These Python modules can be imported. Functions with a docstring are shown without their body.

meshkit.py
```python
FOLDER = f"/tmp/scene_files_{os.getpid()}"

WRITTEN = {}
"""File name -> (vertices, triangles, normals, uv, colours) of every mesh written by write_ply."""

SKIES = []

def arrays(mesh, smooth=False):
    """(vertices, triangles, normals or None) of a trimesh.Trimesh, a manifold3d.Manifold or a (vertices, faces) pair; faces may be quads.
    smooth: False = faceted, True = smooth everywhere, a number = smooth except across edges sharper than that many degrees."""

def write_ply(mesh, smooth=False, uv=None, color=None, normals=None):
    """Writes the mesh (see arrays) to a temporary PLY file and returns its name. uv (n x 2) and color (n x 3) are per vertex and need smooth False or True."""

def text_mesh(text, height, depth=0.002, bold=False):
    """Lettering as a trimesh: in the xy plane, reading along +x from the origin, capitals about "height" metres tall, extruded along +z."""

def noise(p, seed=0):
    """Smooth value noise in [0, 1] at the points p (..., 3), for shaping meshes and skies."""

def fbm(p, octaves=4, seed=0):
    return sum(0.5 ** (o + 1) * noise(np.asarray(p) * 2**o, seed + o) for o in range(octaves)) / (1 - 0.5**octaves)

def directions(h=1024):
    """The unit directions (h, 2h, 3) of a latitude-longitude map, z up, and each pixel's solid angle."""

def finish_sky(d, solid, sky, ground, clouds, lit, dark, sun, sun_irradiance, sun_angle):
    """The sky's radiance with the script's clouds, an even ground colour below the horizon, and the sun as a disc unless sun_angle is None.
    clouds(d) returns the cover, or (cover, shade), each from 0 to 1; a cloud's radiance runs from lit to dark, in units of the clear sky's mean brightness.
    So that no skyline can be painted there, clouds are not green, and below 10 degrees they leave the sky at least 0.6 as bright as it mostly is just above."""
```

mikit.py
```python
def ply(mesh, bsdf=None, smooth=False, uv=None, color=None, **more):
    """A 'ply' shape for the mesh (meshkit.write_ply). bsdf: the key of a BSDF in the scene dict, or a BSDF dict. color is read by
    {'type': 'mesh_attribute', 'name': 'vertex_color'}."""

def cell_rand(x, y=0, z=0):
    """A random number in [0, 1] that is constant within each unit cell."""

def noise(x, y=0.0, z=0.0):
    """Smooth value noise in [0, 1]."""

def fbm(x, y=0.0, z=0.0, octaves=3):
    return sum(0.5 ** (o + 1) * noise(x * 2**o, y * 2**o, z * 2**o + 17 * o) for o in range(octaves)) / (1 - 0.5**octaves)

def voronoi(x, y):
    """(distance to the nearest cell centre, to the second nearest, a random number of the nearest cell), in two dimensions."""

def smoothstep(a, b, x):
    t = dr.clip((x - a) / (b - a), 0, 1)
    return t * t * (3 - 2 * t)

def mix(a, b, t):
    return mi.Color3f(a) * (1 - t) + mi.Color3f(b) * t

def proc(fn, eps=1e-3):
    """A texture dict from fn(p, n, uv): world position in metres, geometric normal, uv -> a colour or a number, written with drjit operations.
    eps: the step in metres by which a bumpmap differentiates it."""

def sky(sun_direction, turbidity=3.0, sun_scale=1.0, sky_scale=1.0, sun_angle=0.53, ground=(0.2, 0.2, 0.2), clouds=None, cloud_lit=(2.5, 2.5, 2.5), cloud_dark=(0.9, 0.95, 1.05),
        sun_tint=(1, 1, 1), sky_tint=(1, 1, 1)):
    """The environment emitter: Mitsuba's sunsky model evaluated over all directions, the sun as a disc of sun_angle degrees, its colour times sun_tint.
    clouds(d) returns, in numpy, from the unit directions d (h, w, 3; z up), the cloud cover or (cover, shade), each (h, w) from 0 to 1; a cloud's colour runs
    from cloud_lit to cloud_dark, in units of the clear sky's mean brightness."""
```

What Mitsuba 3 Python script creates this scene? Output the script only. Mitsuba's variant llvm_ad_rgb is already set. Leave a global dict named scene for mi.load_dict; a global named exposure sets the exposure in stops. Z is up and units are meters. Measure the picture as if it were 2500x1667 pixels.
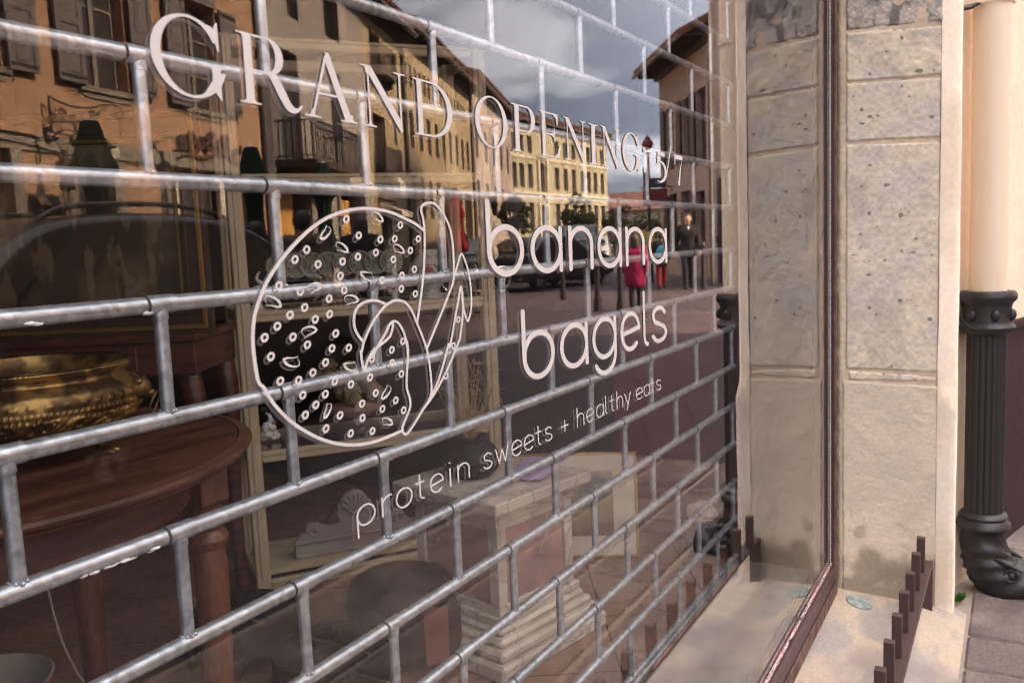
import math, random
import numpy as np, trimesh, manifold3d as m3
import drjit as dr, mitsuba as mi
import mikit, meshkit
from mikit import proc, noise, fbm, voronoi, cell_rand, smoothstep, mix
from shapely.geometry import Polygon, LineString, Point, MultiPolygon, box as sbox
from shapely.ops import unary_union
from shapely import affinity
T = mi.ScalarTransform4f
random.seed(7); rng = np.random.default_rng(7)
scene, labels = {}, {}

# ------------------------------------------------------------------ camera, sky, exposure
CAM = np.array([0.0, -0.5, 1.10])
FWD = np.array([0.85683795, 0.50320192, -0.11232346]); UP = np.array([0.11822741, 0.02029138, 0.9927792])
scene['camera'] = {'type': 'thinlens', 'fov': 61.28, 'fov_axis': 'x', 'aperture_radius': 0.0013, 'focus_distance': 1.25,
                   'near_clip': 0.01, 'far_clip': 600.0,
                   'to_world': T().look_at(origin=CAM.tolist(), target=(CAM + FWD).tolist(), up=UP.tolist())}


def clouds(d):
    # overcast: slate grey low down, brighter towards the zenith, with a few pale tops
    q = d / np.maximum(np.abs(d[..., 2:3]) + 0.30, 0.05)
    f = meshkit.fbm(q * np.array([1.3, 1.3, 2.4]) + 3.1, 5, 3)
    g = meshkit.fbm(q * np.array([2.6, 2.6, 5.5]) + 9.7, 5, 11)
    el = np.clip(d[..., 2], 0, 1)
    lit = 0.02 + 0.98 * el ** 2.4 + 0.24 * np.clip((g - 0.53) / 0.10, 0, 1) * np.clip(1.3 - 2 * el, 0, 1) + 0.13 * (f - 0.5)
    return np.full(el.shape, 0.92), 1 - np.clip(lit, 0, 1)


SUN = (0.30, 0.76, 0.62)
scene['sky'] = mikit.sky(SUN, turbidity=4, sun_scale=0.62, sun_angle=7.0, sun_tint=(1.0, 0.955, 0.885), clouds=clouds,
                         cloud_lit=(2.9, 2.68, 2.62), cloud_dark=(0.225, 0.225, 0.275))
exposure = 4.87


# ------------------------------------------------------------------ helpers
def uniq(key):
    if key not in scene and key not in labels and key not in USED:
        USED.add(key); return key
    k = 1
    while f'{key}_{k:03d}' in USED: k += 1
    USED.add(f'{key}_{k:03d}'); return f'{key}_{k:03d}'


USED = set()


def thing(name, label, cat, group=None):
    k = uniq(name); labels[k] = {'label': label, 'category': cat}
    if group: labels[k]['group'] = group
    return k


def part(parent, name, mesh, mat, smooth=False, label=None, kind=None, **kw):
    k = uniq(parent + '__' + name)
    scene[k] = mikit.ply(mesh, mat, smooth, **kw)
    if label: labels[k] = {'label': label}
    if kind: labels.setdefault(k, {})['kind'] = kind
    return k


def solo(name, mesh, mat, label, cat, smooth=False, group=None):
    k = thing(name, label, cat, group); scene[k] = mikit.ply(mesh, mat, smooth); return k


def struct(name, mesh, mat, smooth=False, kind='structure'):
    k = uniq(name); scene[k] = mikit.ply(mesh, mat, smooth); labels[k] = {'kind': kind}; return k


cat_ = lambda *a: trimesh.util.concatenate([x for x in a if x is not None])


def box(x0, x1, y0, y1, z0, z1):
    m = trimesh.creation.box((x1 - x0, y1 - y0, z1 - z0)); m.apply_translation(((x0 + x1) / 2, (y0 + y1) / 2, (z0 + z1) / 2)); return m


def bbox(x0, x1, y0, y1, z0, z1, r=0.006):
    """box with chamfered edges"""
    cs = [Polygon([(x0 + r, y0), (x1 - r, y0), (x1, y0 + r), (x1, y1 - r), (x1 - r, y1), (x0 + r, y1), (x0, y1 - r), (x0, y0 + r)])]
    a = np.array(cs[0].exterior.coords[:-1]); c = np.array([(x0 + x1) / 2, (y0 + y1) / 2])
    b = np.array([[np.clip(p[0], x0 + r, x1 - r), np.clip(p[1], y0 + r, y1 - r)] for p in a])
    pts = np.vstack([np.c_[a, np.full(8, z0 + r)], np.c_[a, np.full(8, z1 - r)], np.c_[b, np.full(8, z0)], np.c_[b, np.full(8, z1)]])
    return trimesh.convex.convex_hull(pts)


def ext(poly, h):
    """shapely polygon(s) in xy extruded along +z by h"""
    rings = []
    for g in getattr(poly, 'geoms', [poly]):
        if g.geom_type == 'Polygon' and g.area > 1e-9:
            rings += [np.array(r.coords[:-1], float) for r in [g.exterior, *g.interiors]]
    m = m3.CrossSection(rings, m3.FillRule.EvenOdd).extrude(h).to_mesh()
    return trimesh.Trimesh(np.array(m.vert_properties[:, :3], float), np.array(m.tri_verts), process=False)


XZ = np.array([[1, 0, 0, 0], [0, 0, -1, 0], [0, 1, 0, 0], [0, 0, 0, 1.0]])   # (x, y, z) -> (x, -z, y): drawing stands upright, extruded towards -y


def upright(poly, h, y=0.0):
    """polygon drawn in (x, z), extruded from y towards -y by h"""
    m = ext(poly, h); m.apply_transform(XZ); m.apply_translation((0, y, 0)); return m


def tube(pts, r, sides=8, closed=False):
    p = np.asarray(pts, float); n = len(p); r = np.broadcast_to(r, (n,))
    t = np.gradient(p, axis=0)
    if closed: t = np.roll(p, -1, 0) - np.roll(p, 1, 0)
    t /= np.linalg.norm(t, axis=1, keepdims=True) + 1e-12
    a = np.zeros_like(p); ref = np.array([0, 0, 1.0]) if abs(t[0, 2]) < 0.9 else np.array([1.0, 0, 0])
    a[0] = np.cross(t[0], ref); a[0] /= np.linalg.norm(a[0])
    for i in range(1, n):
        v = a[i - 1] - t[i] * (a[i - 1] @ t[i]); a[i] = v / (np.linalg.norm(v) + 1e-12)
    b = np.cross(t, a); ang = np.arange(sides) * 2 * np.pi / sides
    v = p[:, None] + r[:, None, None] * (np.cos(ang)[None, :, None] * a[:, None] + np.sin(ang)[None, :, None] * b[:, None])
    v = v.reshape(-1, 3); f = []
    m = n if closed else n - 1
    for i in range(m):
        for j in range(sides):
            q = [i * sides + j, i * sides + (j + 1) % sides, ((i + 1) % n) * sides + (j + 1) % sides, ((i + 1) % n) * sides + j]
            f += [[q[0], q[1], q[2]], [q[0], q[2], q[3]]]
    if not closed:
        v = np.vstack([v, p[:1], p[-1:]]); c0, c1 = len(v) - 2, len(v) - 1
        for j in range(sides):
            f.append([c0, (j + 1) % sides, j]); f.append([c1, (n - 1) * sides + j, (n - 1) * sides + (j + 1) % sides])
    m = trimesh.Trimesh(v, f, process=False); return m


def lathe(prof, sec=32, cap=True):
    """profile [(r, z)...] about z"""
    prof = np.array(prof, float)
    m = trimesh.creation.revolve(prof, sections=sec); m.fix_normals(); return m


def mv(m, t=(0, 0, 0), rz=0.0, rx=0.0, ry=0.0, s=1.0):
    m = m.copy()
    if s != 1.0: m.apply_scale(s)
    if rx: m.apply_transform(trimesh.transformations.rotation_matrix(math.radians(rx), (1, 0, 0)))
    if ry: m.apply_transform(trimesh.transformations.rotation_matrix(math.radians(ry), (0, 1, 0)))
    if rz: m.apply_transform(trimesh.transformations.rotation_matrix(math.radians(rz), (0, 0, 1)))
    m.apply_translation(t); return m


def sph(c, r, sub=2, s=(1, 1, 1)):
    m = trimesh.creation.icosphere(sub, r); m.apply_scale(s) if s != (1, 1, 1) else None; m.apply_translation(c); return m


def rough(m, amp, freq, seed=0, axis=None, keep=None):
    """displace vertices by noise along an axis or the vertex normals"""
    m = m.copy(); v = np.array(m.vertices); k = amp * (meshkit.fbm(v * freq + seed * 7.3, 4, seed) - 0.5) * 2
    if keep is not None: k = k * keep(v)
    m.vertices = v + (np.asarray(axis)[None] if axis is not None else m.vertex_normals) * k[:, None]; return m


def spline(pts, n=8, closed=False):
    """Catmull-Rom through the points"""
    p = np.asarray(pts, float); out = []; N = len(p)
    for i in range(N if closed else N - 1):
        g = (lambda k: p[k % N]) if closed else (lambda k: p[min(max(k, 0), N - 1)])
        a, b, c, d = g(i - 1), g(i), g(i + 1), g(i + 2)
        for t in np.linspace(0, 1, n, endpoint=False):
            out.append(0.5 * ((2 * b) + (-a + c) * t + (2 * a - 5 * b + 4 * c - d) * t * t + (-a + 3 * b - 3 * c + d) * t ** 3))
    if not closed: out.append(p[-1])
    return np.array(out)


# ------------------------------------------------------------------ materials
def pr(col, rough=0.6, metallic=0.0, spec=0.5, **kw):
    d = {'type': 'principled', 'base_color': {'type': 'rgb', 'value': list(col)} if not isinstance(col, dict) else col, 'roughness': rough, 'metallic': metallic, 'specular': spec, **kw}
    return {'type': 'twosided', 'bsdf': d}


def bump(b, fn, scale, eps=1e-3):
    inner = b['bsdf'] if b['type'] == 'twosided' else b
    return {'type': 'twosided', 'bsdf': {'type': 'bumpmap', 'arbitrary': proc(fn, eps), 'scale': scale, 'bsdf': inner}}


def blotch(a, b, s=1.2, lo=0.35, hi=0.65, fine=14.0, fa=0.25):
    def fn(p, n, uv):
        f = fbm(p.x * s, p.y * s, p.z * s * 0.6, 3); g = noise(p.x * fine, p.y * fine, p.z * fine)
        return mix(a, b, smoothstep(lo, hi, f)) * (1 - fa / 2 + fa * g)
    return proc(fn)


def MAT(name, b): scene['mat_' + name] = b; return 'mat_' + name


m_orange = MAT('orange_plaster', pr(blotch((0.40, 0.245, 0.165), (0.345, 0.205, 0.14), 0.7), 0.9, spec=0.2))
m_grey = MAT('grey_plaster', pr(blotch((0.31, 0.27, 0.255), (0.24, 0.205, 0.195), 0.8), 0.9, spec=0.2))
m_ochre = MAT('ochre_plaster', pr(blotch((0.36, 0.275, 0.18), (0.30, 0.225, 0.15), 0.5), 0.9, spec=0.2))
m_yellow = MAT('yellow_plaster', pr(blotch((0.40, 0.35, 0.245), (0.36, 0.31, 0.225), 0.3), 0.9, spec=0.2))
m_pink = MAT('pink_plaster', pr(blotch((0.36, 0.285, 0.255), (0.29, 0.225, 0.205), 0.4), 0.9, spec=0.2))
m_peach = MAT('peach_plaster', pr(blotch((0.78, 0.64, 0.49), (0.70, 0.56, 0.42), 2.2, fine=60, fa=0.12), 0.9, spec=0.2))
m_trim = MAT('stone_trim', pr(blotch((0.27, 0.235, 0.205), (0.20, 0.17, 0.15), 2.0), 0.9, spec=0.2))
m_shut = MAT('shutter_paint', pr((0.135, 0.112, 0.118), 0.7))
m_shut2 = MAT('brown_shutter_paint', pr((0.085, 0.06, 0.05), 0.7))
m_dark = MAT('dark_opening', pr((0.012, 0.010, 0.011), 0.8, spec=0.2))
m_pane = MAT('far_pane', pr((0.055, 0.05, 0.052), 0.08, spec=0.6))
m_winframe = MAT('window_paint', pr((0.20, 0.17, 0.155), 0.6))
m_iron = MAT('wrought_iron', pr((0.025, 0.02, 0.02), 0.55))
m_rooft = MAT('roof_tile', pr(blotch((0.14, 0.065, 0.05), (0.09, 0.05, 0.045), 3.0), 0.9, spec=0.2))
m_eave = MAT('eave_wood', pr((0.055, 0.033, 0.028), 0.8))
m_door = MAT('ochre_door', pr((0.55, 0.29, 0.085), 0.6))
m_lead = MAT('lead_pipe', pr((0.12, 0.10, 0.10), 0.5, 0.3))
m_creamtrim = MAT('cream_trim', pr((0.58, 0.50, 0.40), 0.7))
m_green = MAT('green_canvas', pr((0.012, 0.028, 0.018), 0.85, spec=0.2))
m_white = MAT('white_plastic', pr((0.75, 0.74, 0.72), 0.5))
m_redcanvas = MAT('red_canvas', pr((0.21, 0.015, 0.02), 0.8, spec=0.2))
m_beige = MAT('beige_canvas', pr((0.42, 0.34, 0.27), 0.85, spec=0.2))
m_browncanvas = MAT('brown_canvas', pr((0.07, 0.045, 0.045), 0.85, spec=0.2))
m_carpaint = MAT('dark_car_paint', pr((0.030, 0.028, 0.034), 0.25, 0.2, clearcoat=1.0, clearcoat_gloss=0.95))
m_carwhite = MAT('white_car_paint', pr((0.34, 0.33, 0.33), 0.3, clearcoat=1.0))
m_cargreen = MAT('green_car_paint', pr((0.035, 0.05, 0.05), 0.3, 0.2, clearcoat=1.0))
m_carglass = MAT('car_glass', pr((0.02, 0.02, 0.024), 0.04, spec=0.8))
m_rubber = MAT('rubber', pr((0.018, 0.017, 0.017), 0.8, spec=0.2))
m_alloy = MAT('alloy', pr((0.45, 0.45, 0.46), 0.35, 0.8))
m_redlamp = MAT('red_lamp', pr((0.45, 0.02, 0.02), 0.25))
m_skin = MAT('skin', pr((0.52, 0.32, 0.24), 0.6))
m_hair = MAT('dark_hair', pr((0.026, 0.018, 0.016), 0.55))
m_black = MAT('black_cloth', pr((0.024, 0.019, 0.023), 0.85, spec=0.2))
m_taupe = MAT('taupe_quilt', pr((0.105, 0.075, 0.07), 0.7))
m_fur = MAT('brown_fur', pr((0.17, 0.115, 0.08), 0.95, spec=0.1))
m_denim = MAT('dark_trousers', pr((0.03, 0.028, 0.038), 0.85, spec=0.2))
m_magenta = MAT('magenta_cloth', pr((0.26, 0.012, 0.07), 0.8, spec=0.2))
m_blue = MAT('sky_blue_cloth', pr((0.06, 0.27, 0.36), 0.8, spec=0.2))
m_mustard = MAT('mustard_cloth', pr((0.30, 0.22, 0.03), 0.8, spec=0.2))
m_leaf = MAT('leaf', {'type': 'principledthin', 'base_color': {'type': 'rgb', 'value': [0.045, 0.050, 0.022]}, 'roughness': 0.6, 'diff_trans': 0.7})
m_bark = MAT('bark', pr((0.09, 0.065, 0.05), 0.9))
m_red = MAT('red_sign', pr((0.17, 0.015, 0.025), 0.6))
m_navy = MAT('navy_paint', pr((0.035, 0.03, 0.07), 0.6))
m_signbrown = MAT('sign_brown', pr((0.10, 0.055, 0.05), 0.6))
m_paper = MAT('paper', pr((0.62, 0.58, 0.50), 0.8))


def road_fn(p, n, uv):
    a = smoothstep(0.42, 0.6, fbm(p.x * 0.6, p.y * 0.6, 0.0, 3)); g = noise(p.x * 40, p.y * 40, 0.5)
    c = p.x * 0.914 - p.y * 0.407; d = p.x * 0.407 + p.y * 0.914
    row = dr.floor(d / 0.34); u = c / 0.62 + cell_rand(row, 3.0) * 1.0
    fx = dr.abs(u - dr.floor(u) - 0.5); fy = dr.abs(d / 0.34 - row - 0.5)
    j = dr.maximum(smoothstep(0.478, 0.49, fx), smoothstep(0.462, 0.485, fy))
    t = cell_rand(dr.floor(u), row)
    return mix((0.052, 0.034, 0.038), (0.038, 0.026, 0.030), a) * (0.8 + 0.35 * g) * (0.85 + 0.3 * t) * (1 - 0.45 * j)


m_road = MAT('paving', pr(proc(road_fn), 0.7, spec=0.35))


def stone_fn(p, n, uv):
    f = fbm(p.x * 9, p.y * 9, p.z * 9, 4); g = noise(p.x * 90, p.y * 90, p.z * 90); h = fbm(p.x * 26 + 5, p.y * 26, p.z * 26, 3)
    c = mix((0.58, 0.49, 0.375), (0.49, 0.435, 0.38), smoothstep(0.35, 0.65, f))
    c = mix(c, mi.Color3f(0.55, 0.50, 0.36), 0.45 * smoothstep(0.52, 0.68, h))
    c = mix(c, mi.Color3f(0.36, 0.31, 0.27), 0.45 * smoothstep(0.56, 0.70, fbm(p.x * 4 + 1.3, p.y * 13, p.z * 5, 4)))
    c = c * (0.70 + 0.36 * g + 0.24 * noise(p.x * 240, p.y * 240, p.z * 240))
    pit = smoothstep(0.24, 0.17, fbm(p.x * 48, p.y * 48 + 3, p.z * 48, 2))
    return mix(c, mi.Color3f(0.10, 0.085, 0.08), 0.75 * pit)


def stone_bump(p, n, uv):
    return fbm(p.x * 60, p.y * 60, p.z * 60, 4) * 0.7 + noise(p.x * 220, p.y * 220, p.z * 220) * 0.3


m_stone = MAT('jamb_stone', bump(pr(proc(stone_fn), 0.92, spec=0.2), stone_bump, 0.0018))
m_greystone = MAT('rubble_stone', bump(pr(blotch((0.40, 0.36, 0.31), (0.17, 0.15, 0.135), 30, 0.42, 0.68, 130, 0.6), 0.92, spec=0.2), stone_bump, 0.006))


def plinth_fn(p, n, uv):
    f = fbm(p.x * 7, p.y * 7, p.z * 7, 4); g = noise(p.x * 120, p.y * 120, p.z * 120)
    c = mix((0.58, 0.485, 0.375), (0.51, 0.43, 0.335), smoothstep(0.35, 0.6, f)) * (0.9 + 0.2 * g)
    # damp stain that climbs the foot of the jamb
    edge = -0.035 + 0.17 * fbm(p.y * 17 + 2.0, p.z * 9, 1.7, 4)
    st = smoothstep(edge + 0.035, edge - 0.02, p.z) * smoothstep(0.30, 0.52, fbm(p.y * 22, p.z * 22, 4.2, 3) + 0.12)
    spot = smoothstep(0.030, 0.020, dr.sqrt(dr.square(p.y + 0.083) + dr.square((p.z - 0.135) * 0.75)) + 0.012 * noise(p.y * 70, p.z * 70, 2.0))
    return mix(c, mi.Color3f(0.15, 0.11, 0.075), dr.clip(0.62 * st + 0.42 * spot, 0, 1))


m_plinth = MAT('rendered_stone', bump(pr(proc(plinth_fn), 0.93, spec=0.15), stone_bump, 0.004))
m_mortar = MAT('lime_mortar', bump(pr(blotch((0.56, 0.45, 0.32), (0.48, 0.38, 0.28), 12, fine=100, fa=0.3), 0.95, spec=0.15), stone_bump, 0.005))
m_cream = MAT('cream_render', bump(pr(blotch((0.80, 0.69, 0.56), (0.70, 0.58, 0.45), 6, fine=80, fa=0.12), 0.9, spec=0.2), stone_bump, 0.002))


def ledge_fn(p, n, uv):
    f = fbm(p.x * 6, p.y * 14, 1.0, 4); g = noise(p.x * 160, p.y * 160, 2.0); h = fbm(p.x * 3 + 4, p.y * 3, 3.0, 3)
    c = mix((0.41, 0.33, 0.25), (0.29, 0.255, 0.23), smoothstep(0.38, 0.62, f)) * (0.88 + 0.24 * g)
    return mix(c, mi.Color3f(0.24, 0.19, 0.18), 0.7 * smoothstep(0.55, 0.75, h))


m_ledge = MAT('ledge_stone', bump(pr(proc(ledge_fn), 0.85, spec=0.3), stone_bump, 0.002))


def slab_fn(p, n, uv):
    f = fbm(p.x * 5, p.y * 5, 2.0, 4); g = noise(p.x * 150, p.y * 150, 3.0); h = smoothstep(0.52, 0.7, fbm(p.x * 8 + 9, p.y * 8, 5.0, 4))
    return mix(mix((0.20, 0.163, 0.142), (0.135, 0.108, 0.098), smoothstep(0.35, 0.65, f)) * (0.82 + 0.36 * g), mi.Color3f(0.085, 0.065, 0.062), 0.6 * h)


m_slab = MAT('pavement_stone', bump(pr(proc(slab_fn), 0.9, spec=0.25), stone_bump, 0.004))
m_joint = MAT('pale_mortar', pr((0.28, 0.235, 0.195), 0.95, spec=0.15))
m_castiron = MAT('cast_iron', bump(pr((0.035, 0.032, 0.034), 0.42, 0.35), lambda p, n, uv: fbm(p.x * 90, p.y * 90, p.z * 90, 2), 0.0015))
m_pipe = MAT('cream_pipe', pr((0.76, 0.62, 0.46), 0.45))
m_picket = MAT('brown_steel', pr((0.055, 0.030, 0.026), 0.5))
m_frame = MAT('frame_paint', bump(pr((0.055, 0.026, 0.028), 0.42), lambda p, n, uv: fbm(p.x * 30, p.y * 120, p.z * 120, 3), 0.001))
m_rust = MAT('rusty_strip', pr(blotch((0.13, 0.075, 0.055), (0.075, 0.04, 0.035), 40), 0.8))


def bead_fn(p, n, uv):
    f = fbm(p.x * 55, p.y * 200, p.z * 55, 3)
    return mix(mix((0.50, 0.46, 0.43), (0.36, 0.16, 0.15), smoothstep(0.48, 0.56, f)), mi.Color3f(0.05, 0.028, 0.03), smoothstep(0.46, 0.40, f))


m_bead = MAT('flaking_bead', pr(proc(bead_fn), 0.6))
m_sealant = MAT('white_sealant', pr((0.50, 0.48, 0.46), 0.5))
m_cap = MAT('pale_metal_cap', pr(blotch((0.34, 0.40, 0.37), (0.22, 0.25, 0.23), 60), 0.6, 0.2))


def galv_fn(p, n, uv):
    f, s, w = voronoi(p.x * 120 + p.z * 31, p.z * 120 + p.y * 90)
    g = fbm(p.x * 28, p.y * 60, p.z * 60, 3)
    return mi.Color3f(0.53, 0.575, 0.61) * (0.68 + 0.36 * w + 0.6 * (g - 0.5))


m_galv = MAT('galvanised_tube', pr(proc(galv_fn), 0.37, 0.78, spec=0.5))
m_galvdark = MAT('tube_groove', pr((0.05, 0.05, 0.055), 0.6, 0.3))
m_vinyl = MAT('white_vinyl', pr((0.56, 0.53, 0.505), 0.5, spec=0.3))
m_shadow_film = MAT('grey_shadow_film', {'type': 'mask', 'opacity': 0.45, 'bsdf': pr((0.20, 0.185, 0.185), 0.6, spec=0.2)})  # shadow of the lettering painted in as half-clear grey
m_glass = MAT('window_glass', {'type': 'thindielectric', 'int_ior': 1.52, 'ext_ior': 1.0})
m_thin = MAT('thin_glass', {'type': 'thindielectric', 'int_ior': 1.5, 'ext_ior': 1.0})


def wood(a, b, sx, sy, sz, rough=0.35, cc=0.4):
    def fn(p, n, uv):
        q = fbm(p.x * sx, p.y * sy, p.z * sz, 4); g = noise(p.x * sx * 8, p.y * sy * 8, p.z * sz * 8)
        return mix(a, b, smoothstep(0.3, 0.7, q)) * (0.75 + 0.5 * g)
    return pr(proc(fn), rough, spec=0.5, clearcoat=cc)


m_table = MAT('table_wood', wood((0.115, 0.050, 0.032), (0.055, 0.025, 0.018), 7, 28, 20))
m_mahog = MAT('red_wood', wood((0.085, 0.026, 0.018), (0.045, 0.015, 0.012), 8, 8, 60))
m_legw = MAT('turned_wood', wood((0.15, 0.055, 0.024), (0.085, 0.032, 0.018), 20, 20, 6))
m_darkframe = MAT('dark_frame_wood', pr((0.04, 0.022, 0.017), 0.35, clearcoat=0.4))
m_gilt = MAT('gilt', pr((0.50, 0.30, 0.09), 0.38, 0.85))


def brass_fn(p, n, uv):
    f = fbm(p.x * 30, p.y * 30, p.z * 30, 3)
    return mix((0.40, 0.25, 0.085), (0.11, 0.068, 0.03), smoothstep(0.34, 0.58, f))


m_brass = MAT('old_brass', pr(proc(brass_fn), 0.42, 0.85))


def painting_fn(p, n, uv):
    s = p.x * 0.5 - p.y * 0.86
    q = fbm(s * 6, p.z * 5, 1.0, 4); r = fbm(s * 34, p.z * 9, 4.0, 4); t = fbm(s * 22, p.z * 22, 8.0, 3)
    c = mix((0.055, 0.036, 0.026), (0.12, 0.078, 0.046), smoothstep(0.40, 0.62, q))
    c = mix(c, mi.Color3f(0.25, 0.19, 0.11), 0.55 * smoothstep(0.52, 0.68, r) * smoothstep(0.92, 1.15, p.z + 0.2 * q))
    return mix(c, mi.Color3f(0.035, 0.045, 0.03), 0.6 * smoothstep(0.52, 0.7, t))


m_paint = MAT('dark_oil_paint', pr(proc(painting_fn), 0.35))


def print_fn(p, n, uv):
    s = p.x * 0.44 - p.y * 0.9; q = fbm(s * 12, p.z * 12, 3.0, 4); r = fbm(s * 30, p.z * 60, 6.0, 3)
    c = mix((0.38, 0.33, 0.24), (0.23, 0.17, 0.09), smoothstep(0.33, 0.22, p.z + 0.08 * q))
    c = mix(c, mi.Color3f(0.15, 0.17, 0.17), 0.9 * smoothstep(0.50, 0.62, q) * smoothstep(0.16, 0.22, p.z) * smoothstep(0.40, 0.34, p.z))
    return mix(c, mi.Color3f(0.16, 0.075, 0.05), 0.8 * smoothstep(0.165, 0.12, p.z)) * (0.8 + 0.4 * r)


m_print = MAT('landscape_print', pr(proc(print_fn), 0.7))
m_creamwood = MAT('cream_cabinet_paint', pr((0.47, 0.385, 0.235), 0.5))
m_mat = MAT('cream_mount', pr((0.60, 0.52, 0.40), 0.8))


def marble_fn(p, n, uv):
    w = fbm(p.x * 7, p.y * 7, p.z * 7, 4); v = dr.abs(fbm(p.x * 11 + w, p.y * 11, p.z * 11 + 2 * w, 4) - 0.5)
    return mix((0.50, 0.44, 0.36), (0.40, 0.345, 0.28), smoothstep(0.4, 0.6, w)) * (1 - 0.35 * smoothstep(0.03, 0.0, v))


m_marble = MAT('cream_marble', pr(proc(marble_fn), 0.4, spec=0.5))


def rouge_fn(p, n, uv):
    w = fbm(p.x * 9, p.y * 9, p.z * 9, 4); v = dr.abs(fbm(p.x * 13 + 2 * w, p.y * 13, p.z * 8 + 2 * w, 4) - 0.5)
    return mix(mix((0.33, 0.185, 0.155), (0.22, 0.13, 0.12), smoothstep(0.35, 0.65, w)), mi.Color3f(0.38, 0.31, 0.27), smoothstep(0.022, 0.0, v) * smoothstep(0.45, 0.65, w))


m_rouge = MAT('maroon_marble', pr(proc(rouge_fn), 0.35, spec=0.5))


def tile_fn(p, n, uv):
    f = fbm(p.x * 5, p.y * 5, 1.0, 4); g = noise(p.x * 70, p.y * 70, 2.0)
    return mix((0.25, 0.145, 0.10), (0.18, 0.105, 0.078), smoothstep(0.35, 0.65, f)) * (0.85 + 0.3 * g)


m_tile = MAT('terracotta', pr(proc(tile_fn), 0.55, spec=0.3))
m_grout = MAT('tile_grout', pr((0.07, 0.05, 0.045), 0.9))
m_sill = MAT('inner_sill', pr(blotch((0.16, 0.145, 0.13), (0.115, 0.105, 0.095), 9), 0.7, spec=0.2))
m_maroon = MAT('maroon_paint', pr((0.135, 0.008, 0.032), 0.8, spec=0.1))
m_deepmaroon = MAT('deep_maroon_paint', pr((0.024, 0.009, 0.013), 0.6))
m_room = MAT('dark_wall', pr((0.032, 0.023, 0.027), 0.9, spec=0.1))
m_leather = MAT('dark_leather', bump(pr((0.016, 0.011, 0.011), 0.6, spec=0.25), lambda p, n, uv: fbm(p.x * 60, p.y * 60, p.z * 60, 3), 0.002))
m_redleather = MAT('red_leather', pr((0.15, 0.055, 0.035), 0.55))
m_blackiron = MAT('black_iron', pr((0.012, 0.011, 0.012), 0.6, spec=0.3))
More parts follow.
